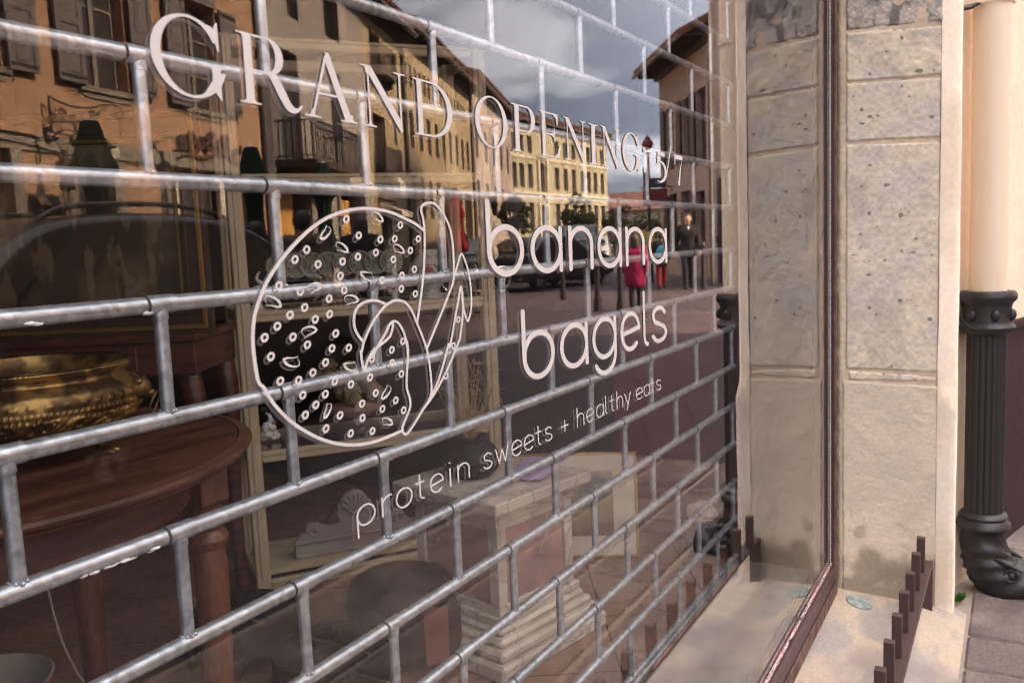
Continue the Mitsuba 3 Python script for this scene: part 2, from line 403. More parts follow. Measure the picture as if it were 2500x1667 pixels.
m_carved = MAT('grey_carving', bump(pr(blotch((0.33, 0.29, 0.25), (0.25, 0.215, 0.19), 9), 0.85), lambda p, n, uv: fbm(p.x * 50, p.y * 50, p.z * 50, 3), 0.004))
m_porc = MAT('porcelain', pr((0.50, 0.46, 0.38), 0.15, clearcoat=0.6))
m_lilac = MAT('lilac_paper', pr((0.33, 0.25, 0.42), 0.8))
m_dried = MAT('dried_flower', pr((0.42, 0.33, 0.20), 0.9))
m_salmon = MAT('salmon_petal', pr((0.50, 0.20, 0.12), 0.8))
m_moss = MAT('dry_moss', pr(blotch((0.34, 0.23, 0.12), (0.17, 0.165, 0.09), 60), 0.9))
m_sand = MAT('pink_sand', pr((0.38, 0.24, 0.19), 0.9))
m_patt = MAT('green_plate', pr(blotch((0.17, 0.17, 0.105), (0.10, 0.10, 0.06), 70, fine=200), 0.35))
m_wreath = MAT('wreath_green', pr((0.05, 0.085, 0.05), 0.5))
m_crest = MAT('crest_red', pr((0.33, 0.05, 0.045), 0.5))
m_cable = MAT('white_cable', pr((0.50, 0.46, 0.40), 0.6))
m_straw = MAT('straw', pr((0.32, 0.23, 0.10), 0.9))
m_weed = MAT('weed_leaf', {'type': 'principledthin', 'base_color': {'type': 'rgb', 'value': [0.05, 0.12, 0.02]}, 'roughness': 0.5, 'diff_trans': 0.6})

# ------------------------------------------------------------------ ground and street
GZ = -0.155
struct('street', box(-60, 140, -120, 60, GZ - 0.3, GZ - 0.012), m_road)
AB = math.radians(-16.5)                       # the neighbour's front turns towards the street
UB = np.array([math.cos(AB), math.sin(AB)]); NB = np.array([math.sin(AB), -math.cos(AB)])
PB = np.array([2.963, -0.240])

# the pavement in front of the window: flagstones with pale mortar
pave = struct('pavement', box(0.2, 4.6, -1.75, -0.30, GZ - 0.29, GZ - 0.008), m_joint)
slabs = []
for i, (ya, yb) in enumerate([(-0.62, -0.385), (-0.90, -0.628), (-1.22, -0.908), (-1.72, -1.228)]):
    x = 0.25 + 0.11 * i
    cuts = [2.655, 2.885] if i == 0 else ([2.645, 2.87] if i == 1 else [])
    xs = [x]
    while x < 4.4:
        x += rng.uniform(0.36, 0.62); xs.append(x)
    if cuts: xs = [v for v in xs if abs(v - cuts[0]) > 0.17 and abs(v - cuts[1]) > 0.17 and not cuts[0] < v < cuts[1]] + cuts; xs.sort()
    for a, b in zip(xs[:-1], xs[1:]):
        h = rng.uniform(-0.002, 0.003); m = bbox(a + 0.006, b - 0.006, ya + 0.006, yb - 0.006, GZ - 0.06, GZ + h, 0.008)
        m = rough(m.subdivide().subdivide(), 0.004, 9, i); part(pave, 'flagstone', m, m_slab, 20)

# stone threshold under the window, sloping a little to the street
v = []
xs = np.linspace(-1.2, 3.02, 60); ys = np.linspace(-0.382, 0.30, 14)
X, Y = np.meshgrid(xs, ys, indexing='ij')
Zt = np.interp(Y, [-0.382, -0.370, -0.02, 0.03, 0.3], [-0.150, -0.134, -0.050, -0.048, -0.046]) + 0.004 * (meshkit.fbm(np.stack([X * 6, Y * 9, X * 0], -1), 3, 5) - 0.5)


def grid(X, Y, Z):
    n, m = X.shape; vv = np.stack([X, Y, Z], -1).reshape(-1, 3); i, j = np.meshgrid(np.arange(n - 1), np.arange(m - 1), indexing='ij')
    q = np.stack([i * m + j, (i + 1) * m + j, (i + 1) * m + j + 1, i * m + j + 1], -1).reshape(-1, 4)
    return trimesh.Trimesh(vv, np.vstack([q[:, [0, 1, 2]], q[:, [0, 2, 3]]]), process=False)


struct('threshold', cat_(grid(X, Y, Zt), box(-1.2, 3.02, -0.380, 0.299, -0.43, -0.152)), m_ledge, True)
k = solo('drain_cap', mv(mv(lathe([(0.0, -0.004), (0.037, -0.004), (0.040, 0.0), (0.037, 0.004), (0.030, 0.0045), (0.028, 0.0025), (0.0, 0.003)], 40), rx=13.5), (2.778, -0.092, -0.0640)), m_cap,
         'round pale metal cap let into the threshold at the foot of the stone jamb', 'drain cover', 40)

# ------------------------------------------------------------------ shop building (jamb, lintel, upper wall)
shop = thing('shop_building', 'old shop front with a stone jamb and the big gated display window', 'building')
JX = 2.83
core = ext(Polygon([(2.862, 0.051), (2.880, -0.03), (3.012, -0.268), (3.30, -0.268), (3.30, 0.70), (3.052, 0.70), (3.052, 0.051)]), 2.92); core.apply_translation((0, 0, -0.3)); part(shop, 'core', core, m_mortar)


def splay(m):
    """the reveal opens outwards: turn the jamb's face, drawn square to the glass, into the splayed plane"""
    v = np.array(m.vertices); t = v[:, 1] + 0.5; k = 3.0606 / (2.83 + 0.47 * np.maximum(t, 0.198))
    m.vertices = np.c_[v[:, 0] * k, -0.5 + t * k, 1.10 + (v[:, 2] - 1.10) * k]; return m


part(shop, 'upper_wall', cat_(box(-2.6, 3.30, -0.34, 4.6, 2.62, 7.4), box(-2.6, -1.15, -0.34, 0.30, -0.3, 2.62)), m_mortar)
part(shop, 'roof', box(-3.0, 3.5, -0.8, 5.0, 7.4, 7.6), m_rooft)


def face(y0, y1, z0, z1, amp, freq, seed, tl=0.0, tr_=0.0, bl=0.0, br=0.0, step=0.0055):
    """a rough stone face at the jamb, looking to -x, with rounded arrises; tl.. shift its corners up"""
    n, m = max(8, int((y1 - y0) / step)), max(8, int((z1 - z0) / step))
    u, w = np.meshgrid(np.linspace(0, 1, n), np.linspace(0, 1, m), indexing='ij')
    ya = y0 + (y1 - y0) * u
    zt = z1 + tr_ * (1 - u) + tl * u; zb = z0 + br * (1 - u) + bl * u      # u=1 is the window side (left in view)
    za = zb + (zt - zb) * w
    q = np.stack([ya * freq, za * freq, np.full_like(ya, seed * 3.1)], -1)
    d = amp * (meshkit.fbm(q, 5, seed) - 0.5) * 2 + amp * 0.5 * (meshkit.fbm(q * 5, 3, seed + 9) - 0.5)
    e = np.minimum(np.minimum(ya - y0, y1 - ya), np.minimum(za - zb, zt - za)) + 0.007 * (meshkit.fbm(q * 3, 3, seed + 2) - 0.45)
    d = d - 0.011 * np.clip(1 - e / 0.006, 0, 1) ** 2
    g = grid(np.full_like(ya, JX) - d, ya, za); g.invert()
    return g


part(shop, 'stone', splay(face(-0.306, -0.040, 1.694, 2.10, 0.010, 16, 1, bl=-0.006, br=-0.02)), m_greystone, True, 'dark pitted block, topmost in view')
part(shop, 'stone', splay(face(-0.306, -0.040, 1.541, 1.692, 0.010, 14, 2, bl=-0.004, br=-0.015, tl=-0.006, tr_=-0.024)), m_stone, True, 'tool-marked tan block')
part(shop, 'stone', splay(face(-0.304, -0.040, 1.361, 1.536, 0.005, 20, 3, tl=0.002, tr_=-0.012, br=-0.012)), m_stone, True, 'pale grey block')
part(shop, 'stone', splay(face(-0.304, -0.040, 0.666, 1.355, 0.0055, 11, 4, tl=0.002, tr_=-0.012, bl=0.0, br=-0.004)), m_stone, True, 'tall pale block')
part(shop, 'stone', splay(face(-0.300, -0.048, 0.630, 0.664, 0.003, 30, 5, tl=0.002, br=0.006, tr_=-0.010)), m_stone, True, 'thin chip above the crack')
part(shop, 'stone', splay(face(-0.307, -0.030, -0.12, 0.629, 0.004, 12, 6, br=0.0, tl=0.004, tr_=-0.002)), m_plinth, True, 'rendered foot with a damp stain')
# joints and corner render
mj = face(-0.312, -0.016, -0.14, 2.3, 0.003, 14, 8, step=0.008); mj.apply_translation((0.0035, 0, 0)); part(shop, 'pointing', splay(mj), m_mortar, True)
cz = np.linspace(-0.1, 2.6, 120)


def corner(pts):
    """upright strip of the corner through the plan points, gently uneven"""
    P = np.array(pts); U = np.repeat(P[None], len(cz), 0)
    w = 0.005 * (meshkit.fbm(np.stack([np.repeat(P[None, :, 0] * 20, len(cz), 0), np.repeat(cz[:, None] * 7, len(P), 1), np.repeat(P[None, :, 1] * 20, len(cz), 0)], -1), 3, 3) - 0.5)
    ch = np.clip((cz - 0.565) / 0.055, 0, 1)[:, None]          # the chamfer stops here
    sq = np.array([(2.828, -0.302), (2.8275, -0.318), (2.828, -0.336), (2.832, -0.349), (2.846, -0.352), (2.875, -0.352), (2.90, -0.350), (2.94, -0.350)])
    x = U[..., 0] * ch + sq[:, 0] * (1 - ch) + w; y = U[..., 1] * ch + sq[:, 1] * (1 - ch) + w
    g = grid(x, y, np.repeat(cz[:, None], len(P), 1)); return g


part(shop, 'corner_render', splay(corner([(2.828, -0.302), (2.832, -0.308), (2.840, -0.316), (2.850, -0.327), (2.860, -0.337), (2.874, -0.347), (2.90, -0.350), (2.94, -0.350)])), m_cream, True, 'bright chamfered render edge')

# ------------------------------------------------------------------ neighbour with the downpipe
nb = thing('neighbour_house', 'peach rendered house front that turns off behind the downpipe', 'building')


def onB(s, d, z): p = PB + UB * s + NB * d; return (p[0], p[1], z)


RB = math.degrees(AB)


def bB(s0, s1, d0, d1, z0, z1): return mv(box(s0, s1, -d1, -d0, z0, z1), (PB[0], PB[1], 0), RB)


part(nb, 'wall', cat_(bB(0.08, 0.52, -0.4, 0.0, -0.3, 7.0), bB(0.52, 0.735, -0.4, 0.0, -0.3, 7.0), bB(0.735, 1.6, -0.4, 0.0, 0.73, 7.0), bB(1.6, 8.6, -0.4, 0.0, -0.3, 7.0)), m_peach)
part(nb, 'roof', bB(-0.1, 8.8, -5, 0.45, 7.0, 7.2), m_rooft)
part(nb, 'side_wall', bB(8.2, 8.6, -5, -0.4, -0.3, 7.0), m_peach)
part(nb, 'door', cat_(bB(0.737, 1.598, -0.12, -0.02, -0.2, 0.70), bB(0.737, 1.598, -0.019, 0.012, 0.70, 0.727)), m_deepmaroon, label='dark maroon lower door leaf at the right edge')

pipe = thing('downpipe', 'cream downpipe ending in a fluted cast iron boot with a fish head', 'downpipe')
PX_, PY_ = 3.15, -0.42
part(pipe, 'upper_tube', mv(lathe([(0.055, 0.87), (0.055, 4.0), (0.050, 4.0), (0.050, 0.87)], 40), (PX_, PY_, 0)), m_pipe, 30)
part(pipe, 'clip', cat_(mv(lathe([(0.056, 1.765), (0.0605, 1.765), (0.0605, 1.787), (0.056, 1.787)], 40), (PX_, PY_, 0)), bbox(3.085, 3.10, -0.40, -0.33, 1.764, 1.788, 0.003)), m_pipe, 30)
part(pipe, 'bracket_arm', tube([(3.10, -0.40, 1.776), (3.08, -0.36, 1.755), (3.065, -0.32, 1.75)], 0.006, 8), m_castiron, 40)
ring = lathe([(0.058, 0.745), (0.066, 0.750), (0.080, 0.762), (0.082, 0.772), (0.076, 0.782), (0.070, 0.790), (0.069, 0.835), (0.072, 0.848), (0.083, 0.860), (0.085, 0.872), (0.078, 0.886), (0.060, 0.888), (0.052, 0.880)], 48)
part(pipe, 'collar', mv(ring, (PX_, PY_, 0)), m_castiron, 40)
for a in (200, 255, 310, 145):
    r_ = math.radians(a); d_ = np.array([math.cos(r_), math.sin(r_), 0])
    b_ = cat_(sph((0, 0, 0), 0.013, 1, (1, 1, 1.5)), sph((0, 0, 0.012), 0.007, 1)); part(pipe, 'boss', mv(b_, (PX_ + d_[0] * 0.072, PY_ + d_[1] * 0.072, 0.812)), m_castiron, True)
ang = np.linspace(0, 2 * np.pi, 145)[:-1]
fl = 0.0535 + 0.0045 * np.abs(np.sin(ang * 9)) ** 0.6
fp = Polygon(np.c_[fl * np.cos(ang), fl * np.sin(ang)])
part(pipe, 'fluted_shaft', mv(ext(fp, 0.62), (PX_, PY_, 0.14)), m_castiron, 40)
part(pipe, 'lower_collar', mv(lathe([(0.056, 0.165), (0.068, 0.158), (0.072, 0.150), (0.068, 0.142), (0.080, 0.128), (0.082, 0.118), (0.070, 0.102), (0.055, 0.09)], 48), (PX_, PY_, 0)), m_castiron, 40)
# the boot: a curved fish head turning out to the street
bd = np.array([0.10, -0.99])
bp = [(PX_ + bd[0] * s, PY_ + bd[1] * s, z) for s, z in [(0.0, 0.12), (0.0, 0.06), (0.012, 0.0), (0.05, -0.05), (0.11, -0.075), (0.17, -0.082)]]
bc = spline(bp, 6); br_ = np.interp(np.linspace(0, 1, len(bc)), [0, 0.2, 0.45, 0.7, 0.88, 1], [0.058, 0.064, 0.074, 0.078, 0.072, 0.064])
bm = tube(bc, br_, 28); bv = np.array(bm.vertices)
dist = np.linalg.norm(bv[:, None] - bc[None], axis=2).argmin(1)
bv2 = bv + (bv - bc[dist]) / 0.07 * (0.006 * np.sin(np.arctan2(bv[:, 2] + 0.02, bv[:, 0] - PX_) * 7 + dist * 0.55))[:, None]
bv2[:, 2] = np.maximum(bv2[:, 2], -0.106); bm.vertices = bv2
boot = part(pipe, 'fish_boot', bm, m_castiron, True)
for sx in (-1, 1):
    e = (PX_ + bd[0] * 0.085 + sx * 0.066, PY_ + bd[1] * 0.085, -0.025)
    scene[uniq(boot + '__eye')] = mikit.ply(cat_(sph(e, 0.013, 2), tube([(e[0] + sx * 0.006 + 0.003 * math.sin(t), e[1] + 0.020 * math.cos(t), e[2] + 0.018 * math.sin(t)) for t in np.linspace(0, 2 * np.pi, 25)[:-1]], 0.004, 8, True)), m_castiron, True)
    scene[uniq(boot + '__brow')] = mikit.ply(tube(spline([(e[0] - sx * 0.004, e[1] + 0.055, e[2] + 0.05), (e[0] + sx * 0.002, e[1] + 0.02, e[2] + 0.040), (e[0] + sx * 0.004, e[1] - 0.03, e[2] + 0.018)], 6), np.r_[np.linspace(0.003, 0.010, 7), np.linspace(0.010, 0.003, 6)], 10), m_castiron, True)
    scene[uniq(boot + '__gill')] = mikit.ply(tube(spline([(e[0] - sx * 0.012, e[1] + 0.06, e[2] + 0.055), (e[0] - sx * 0.001, e[1] + 0.055, e[2] + 0.01), (e[0] - sx * 0.008, e[1] + 0.05, e[2] - 0.045)], 6), 0.006, 8), m_castiron, True)
for k_ in [k_ for k_ in scene if k_.startswith('downpipe__')]: scene[k_]['to_world'] = T().translate([0, -0.5, 1.10]).scale(1.0432).translate([0, 0.5, -1.10])     # set out at 3.15 m, stands at 3.286 m
wd = []
for i in range(26):
    a = rng.uniform(0, 6.28); L_ = rng.uniform(0.012, 0.03); b0 = np.array([3.14 + rng.uniform(-.02, .02), -0.345 + rng.uniform(-.02, .01), GZ]); t_ = b0 + (L_ * math.cos(a) * .7, L_ * math.sin(a) * .7 - 0.01, L_)
    s_ = np.array([-math.sin(a), math.cos(a), 0]) * L_ * 0.28; mid = (b0 + t_) / 2 + (0, 0, 0.006)
    wd.append(trimesh.Trimesh([b0, mid + s_, t_, mid - s_], [[0, 1, 2], [0, 2, 3]], process=False))
solo('weed', cat_(*wd), m_weed, 'small green weed growing at the wall behind the cast iron boot', 'plant')
solo('pipe_shim', tube(spline([(3.13, -0.330, 0.85), (3.16, -0.345, 0.79), (3.19, -0.375, 0.76), (3.23, -0.41, 0.755)], 5), 0.007, 8), m_castiron, 'thin dark iron holdfast between the wall and the pipe collar', 'bracket', True)

# low rail of square pickets on the threshold
rail = thing('picket_rail', 'low brown steel rail with short square pickets on the threshold', 'railing')
part(rail, 'bar', bbox(0.5, 2.93, -0.290, -0.251, 0.040, 0.049, 0.002), m_picket)
part(rail, 'leg', bbox(2.920, 2.929, -0.289, -0.252, -0.125, 0.040, 0.001), m_picket)
part(rail, 'leg', bbox(0.9, 0.909, -0.289, -0.252, -0.125, 0.040, 0.001), m_picket)
for i in range(14):
    x = 2.825 - 0.152 * i; part(rail, 'picket', bbox(x - 0.0115, x + 0.0115, -0.274, -0.251, 0.0495, 0.156 + 0.002 * math.sin(i * 2.3), 0.0015), m_picket)

# ------------------------------------------------------------------ window: frame, pane
fr = thing('window_frame', 'dark maroon painted window frame with flaking pale edges', 'window frame')
part(fr, 'right_post', cat_(bbox(2.800, 2.826, -0.009, -0.0012, 0.03, 2.62, 0.002), bbox(2.802, 2.826, 0.0012, 0.05, 0.03, 2.62, 0.003)), m_frame)
part(fr, 'outer_strip', bbox(2.806, 2.8265, -0.0185, -0.0095, -0.05, 2.62, 0.002), m_rust)
part(fr, 'bottom_rail', cat_(bbox(-1.15, 2.799, -0.020, -0.0012, -0.052, 0.036, 0.006), bbox(-1.15, 2.799, 0.0012, 0.045, -0.04, 0.030, 0.004)), m_frame)
part(fr, 'drip_strip', bbox(-1.15, 2.799, -0.0245, -0.0205, -0.056, -0.010, 0.0015), m_rust)
part(fr, 'glazing_bead', bbox(-1.15, 2.799, -0.0085, -0.0012, 0.0365, 0.045, 0.002), m_bead)
part(fr, 'sealant', bbox(2.7945, 2.7995, -0.004, -0.0012, 0.046, 2.6, 0.001), m_sealant)
part(fr, 'top_rail', bbox(-1.15, 2.799, -0.02, 0.045, 2.60, 2.64, 0.004), m_frame)
part(fr, 'left_post', bbox(-1.15, -1.10, -0.02, 0.045, 0.05, 2.60, 0.004), m_frame)
pane = uniq('window_pane'); labels[pane] = {'label': 'large reflecting glass pane of the display window', 'category': 'window pane'}
scene[pane] = {**mikit.ply(trimesh.Trimesh([(-1.10, 0, 0.03), (2.80, 0, 0.03), (2.80, 0, 2.60), (-1.10, 0, 2.60)], [[0, 1, 2], [0, 2, 3]], process=False), m_glass)}

# ------------------------------------------------------------------ roller grille behind the glass
gr = thing('roller_grille', 'galvanised tube security grille in a brick pattern behind the glass', 'security grille')
GY, R0, R1 = 0.30, 0.0094, 0.0077


def hx(x0, x1, z, r, sec=16): return mv(trimesh.creation.cylinder(r, x1 - x0, sections=sec), ((x0 + x1) / 2, GY, z), ry=90)


rows = {r: 1.055 - 0.1285 * (r - 4) - (0.004 if r == 4 else 0) for r in range(-7, 13)}
for r in range(-7, 13):
    z = rows[r]; part(gr, 'tube', hx(-1.0, 2.79, z, R0, 20), m_galv, 40)
    if r == 12: continue
    zb = rows[r + 1]
    for c in range(-8 + (r % 2), 13, 2):
        x = 0.6133 + 0.1795 * c
        if x < (0.1 if r > -2 else 0.6): continue
        wl = [sph((x + R1 * 1.05 * math.cos(t), GY + R1 * 1.05 * math.sin(t), zb + R0 * 0.86 + rng.uniform(-.0006, .0006)), rng.uniform(0.0016, 0.0027), 1) for t in np.linspace(0, 6.28, 9)[:-1]] if r >= 1 else []
        sl = hx(x - 0.017, x + 0.017, z, R0 + 0.0011, 20); lk = mv(trimesh.creation.cylinder(R1, z - zb - 0.006, sections=14), (x, GY, (z + zb) / 2))
        cone = mv(trimesh.creation.cylinder(R1 + 0.0012, 0.012, sections=14), (x, GY, z - 0.010)); foot = sph((x, GY, zb + 0.004), R1 * 1.25, 2, (1.25, 1, 1))
        foot.apply_translation((0, 0, 0)) if True else None
        L_ = part(gr, 'link', cat_(sl, mv(mv(lk, (-x, -GY, -(z + zb) / 2)), (x, GY, (z + zb) / 2), ry=rng.normal(0, 0.25), rx=rng.normal(0, 0.2)), cone, *wl), m_galv, 40)
        if r >= 0:
            g_ = hx(x - 0.0195, x - 0.0172, z, R0 + 0.0014, 20); scene[uniq(L_ + '__collar_groove')] = mikit.ply(g_, m_galvdark, 40)
fk = []
for row, xs_ in ((4, (0.47, 0.60)), (6, (0.50, 0.515, 0.53, 0.545, 0.57))):
    for x in xs_:
        for _ in range(3):
            t = math.radians(rng.uniform(215, 262)); dx_ = rng.normal(0, 0.006); fk.append(rough(sph((x + dx_, GY + R0 * math.cos(t) * 0.98, rows[row] + R0 * math.sin(t) * 0.98), rng.uniform(0.0014, 0.0026), 2, (2.6, 1, 0.8)), 0.0008, 300, int(x * 100)))
part(gr, 'paint_fleck', cat_(*fk), m_white, True, 'dried white paint splashes on the bars', 'stuff')
part(gr, 'bottom_bar', cat_(hx(-1.0, 2.79, rows[12] - 0.022, 0.0085, 16), bbox(-1.0, 2.79, GY - 0.004, GY + 0.012, 0.0015, 0.018, 0.002)), m_galv, 40)
part(gr, 'guide_channel', bbox(2.79, 2.815, GY - 0.02, GY + 0.02, 0.0, 2.6, 0.002), m_frame)

# ------------------------------------------------------------------ lettering on the glass (millimetres along the pane, height relative to z = 1.10)
LOGO = {
    'circle': np.array([690.3,15.7,676.1,22.6,658.1,28.2,638.9,33.2,620.2,35.6,602.2,36.3,584.6,34.9,567.6,31.9,551,27,534.7,19.7,518.9,10.4,503.3,-0.6,491.1,-10.9,480.5,-21.9,471.9,-34.4,466.1,-45.8,463.7,-54.5,462.3,-64.3,462.2,-74.3,463.1,-86.3,465,-97.2,469.8,-102.1,476.8,-113.6,485.5,-124,494.6,-132.6,506.9,-142.1,521.2,-151.2,536.2,-158.7,552,-164.7,568.6,-169.1,586.1,-171.7,602.6,-172.6,619.8,-171.9,638.7,-170.9]).reshape(-1, 2),
    'peel_top': np.array([670.2,-71.7,674.4,-60.1,679.4,-45.3,684.7,-26.6,688.2,-7.7,689.7,4.9,690.3,15.7,689.2,27.6,686.7,35.2,689.3,40.2,699.3,42.9,710.2,41.8,723,33,733.4,19.9,737.9,4,738.4,-9.3,737.7,-25.3,735.5,-36.6,722.2,-53.6,709.2,-69.7,696.6,-84.1,684.3,-98.3]).reshape(-1, 2),
    'spike': np.array([737.1,-32,741.2,-26.1,746.9,-16.3,753.2,-8.5,759.3,-15.4,764.5,-26.6,767.6,-40.5,768.2,-57.2,765.8,-69.5,761.3,-77.4,758.2,-78.4,754.4,-71.2,751.5,-61.4,750.3,-53.1]).reshape(-1, 2),
    'seam1': np.array([749.5,-42.4,751.2,-50.4,751.3,-64.1,748.8,-77.5,743.9,-92.1,742.2,-96.5,731.5,-108.8,718.3,-123.2,703.1,-136.9,688.6,-147.7,672.4,-157.2,663.2,-163.8,652,-171.8,644.4,-175.5,639.5,-173.6,637.9,-168.8,643.7,-161.2,649.4,-154.7,652.4,-148.9,651.7,-141.2,648.4,-131.8,649.7,-118.2,653.4,-99.9,652.5,-87.3,653.1,-103.1,652.1,-91.7,649.1,-80.1,642,-70.1,634.4,-66.9,627.4,-69.9,621,-77,608.7,-87.6,600.5,-96,604.9,-88.7,595,-96.9,589.8,-104.4,587.6,-104.3,586,-96.8,585.6,-88.6,586.4,-89.4,591.2,-79.5,603.4,-65.6,617.3,-55.1,629.3,-49.5,641.1,-48,652.9,-50.8,662.3,-59,669.5,-71.6,676.9,-84.5,683.2,-98.1,685.6,-107.5,687.7,-121.3,688.2,-139.7,685.3,-147.1,683,-149.1]).reshape(-1, 2),
    'seam2': np.array([749.5,-42.4,747.3,-45.4,743.3,-56.6,737.3,-69.6,731.2,-85.2,723.7,-101.9,721.6,-99.5,710.6,-118.1,698.8,-134.9,685.2,-148.4,672.4,-157.2]).reshape(-1, 2),
    'curl': np.array([588.5,-79.8,582.9,-73.9,579.2,-66.6,579.1,-58.6,583.3,-51,592.6,-46.5,605.3,-45.2,616.2,-47.2,625.3,-51]).reshape(-1, 2),
    'petal': np.array([608.7,-87.6,618.4,-84.5,627.4,-80.2,631.9,-73.4,633,-68]).reshape(-1, 2),
    'RINGS': np.array([577.1,26.7,652.5,21.5,592.2,12.6,621.8,8.6,642.9,8.9,679.6,8.3,526.5,2.1,512.5,-5.4,614.4,-2.9,589.4,-5.8,665.9,-2.6,639.1,-10,569.1,-9.1,538.7,-10.3,670.6,-20.6,565.1,-21.2,650.6,-25.4,493.2,-25,516.2,-31.2,620.8,-28.3,568.8,-33.7,648.6,-37.8,670,-44,549.3,-39.5,519.7,-44.4,502.8,-48.9,548.6,-52.4,531,-55.1,488.4,-56.4,554.6,-69.4,474.3,-63.7,504.3,-66.7,519.9,-74.9,548.8,-81.5,569.9,-83.6,479.3,-79.1,539.8,-92.2,646.5,-87,629.1,-92.9,628.4,-105,600,-97.5,741.6,-75.7,730.2,-101.6,524,-98.4,487.2,-99.6,507.1,-102.1,549.5,-109.7,569.8,-115.6,595.7,-113.6,641.3,-117.3,714.1,-130.6,510.7,-114.8,536.9,-118.6,602.4,-128.9,582.8,-135,630.5,-140.6,524.9,-125.5,610.4,-144.9,641.5,-152,512,-131.5,553.2,-139.8,582.1,-147.8,534.9,-147.6,565.4,-158.2,594.6,-162.2]).reshape(-1, 2),
    'TEAR': np.array([627.3,25.1,612.4,30.3,543.4,10.9,555.4,19.6,576.9,-1.2,562.5,4.7,656.1,-4.2,640.8,1.1,591.6,-19.6,608.1,-24.7,541.7,-28.6,526,-30.5,494,-41.2,477.8,-35,586.6,-43.8,569.1,-42.4,532,-63.9,515.1,-65.2,492.3,-83.2,509.3,-87.4,562.2,-97,578.2,-101,609.8,-135.1,623.1,-126.4,533.4,-138.2,541.7,-127.5,623.7,-161.6,609.7,-156.3]).reshape(-1, 4),
}
FRONT, BACK = -0.0010, 0.0030


def to_pane(poly, y, h, dz=0.0, dx=0.0):
    m = upright(poly, h, 0.0); m.apply_scale((0.001, 1, 0.001)); m.apply_translation((dx, y, 1.10 + dz)); return m


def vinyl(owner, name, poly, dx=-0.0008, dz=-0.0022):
    """white cut vinyl on the street side of the pane and its drop shadow, put in as translucent grey letters on the inner side"""
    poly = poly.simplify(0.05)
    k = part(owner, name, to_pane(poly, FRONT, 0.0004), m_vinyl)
    scene[k + '__inner_shadow_film'] = mikit.ply(to_pane(poly, BACK, 0.0002, dz, dx), m_shadow_film); return k  # added offset grey copy that imitates the drop shadow of each letter


def fit(poly, x0, x1, z0, z1):
    a = poly.bounds; return affinity.affine_transform(poly, [(x1 - x0) / (a[2] - a[0]), 0, 0, (z1 - z0) / (a[3] - a[1]), x0 - a[0] * (x1 - x0) / (a[2] - a[0]), z0 - a[1] * (z1 - z0) / (a[3] - a[1])])


ELL = lambda cx, cy, rx, ry, n=64: Polygon([(cx + rx * math.cos(t), cy + ry * math.sin(t)) for t in np.linspace(0, 2 * math.pi, n, endpoint=False)])
# --- serif capitals, cap height 1
SW, HW, SF = 0.135, 0.036, 0.035


def serif(xa, xb, z, up, xs0, xs1):
    """bracketed slab serif from xa to xb at height z joined to a stem xs0..xs1"""
    s = 1 if up else -1
    t = np.linspace(0, 1, 8)
    pts = [(xa, z), (xb, z), (xb, z + s * SF * 0.7)] + [(xb + (xs1 - xb) * (1 - (1 - u) ** 2.4) ** 0.7, z + s * (SF * 0.7 + 0.10 * u ** 2.6)) for u in t[1:]] + [(xa + (xs0 - xa) * (1 - (1 - u) ** 2.4) ** 0.7, z + s * (SF * 0.7 + 0.10 * u ** 2.6)) for u in t[:0:-1]] + [(xa, z + s * SF * 0.7)]
    return Polygon(pts).buffer(0)


def stem(x, w=SW, z0=0, z1=1, l0=0.11, r0=0.11, l1=0.11, r1=0.11):
    g = [sbox(x, z0, x + w, z1)]
    if l0 or r0: g.append(serif(x - l0, x + w + r0, z0, True, x, x + w))
    if l1 or r1: g.append(serif(x - l1, x + w + r1, z1, False, x, x + w))
    return unary_union(g)


def ring_(cx, cy, rx, ry, side, top):
    return ELL(cx, cy, rx, ry).difference(ELL(cx, cy, rx - side, ry - top))


def stroke(pts, w, n=8, cap='round'):
    """tapering brush stroke: w may be a list of widths along the points"""
    p = spline(pts, n); ws = np.interp(np.linspace(0, 1, len(p)), np.linspace(0, 1, len(np.atleast_1d(w))), np.atleast_1d(w))
    return unary_union([Point(a).buffer(x / 2).union(Point(b).buffer(y / 2)).convex_hull for a, b, x, y in zip(p[:-1], p[1:], ws[:-1], ws[1:])])


def G_():
    o = ring_(0.62, 0.5, 0.62, 0.53, 0.155, 0.035).difference(sbox(0.80, 0.36, 1.3, 0.74)).difference(Polygon([(0.62, 0.5), (1.3, 0.66), (1.3, 1.2), (1.12, 1.2), (1.08, 0.72)]))
    sp = Polygon([(1.10, 0.64), (1.125, 0.64), (1.125, 1.02), (1.10, 1.02), (1.05, 0.93), (0.98, 0.96), (0.90, 0.965), (0.92, 0.93), (1.04, 0.84)])
    st = unary_union([sbox(0.985, 0.09, 1.12, 0.44), serif(0.82, 1.24, 0.44, False, 0.985, 1.12), Polygon([(0.8, 0.02), (0.985, 0.12), (1.12, -0.02), (1.12, 0.12), (0.985, 0.25)])])
    return unary_union([o, sp, st])


def O_(): return ring_(0.62, 0.5, 0.62, 0.53, 0.16, 0.03)


def D_():
    b = ELL(0.52, 0.5, 0.66, 0.5).difference(ELL(0.50, 0.5, 0.52, 0.465)).intersection(sbox(0.42, -1, 2, 2))
    return unary_union([stem(0.11, r0=0, r1=0), b, sbox(0.11, 0.0, 0.45, 0.035), sbox(0.11, 0.965, 0.45, 1.0)])


def bowl(z0, z1, xr, x0=0.2):
    c = (z0 + z1) / 2; h = (z1 - z0) / 2; xc = xr - h * 1.0
    b = ELL(xc, c, xr - xc, h).difference(ELL(xc - 0.015, c, xr - xc - 0.125, h - 0.032)).intersection(sbox(xc - 0.01, -1, 3, 2))
    return unary_union([b, sbox(x0, z0, xc, z0 + 0.032), sbox(x0, z1 - 0.032, xc, z1)])


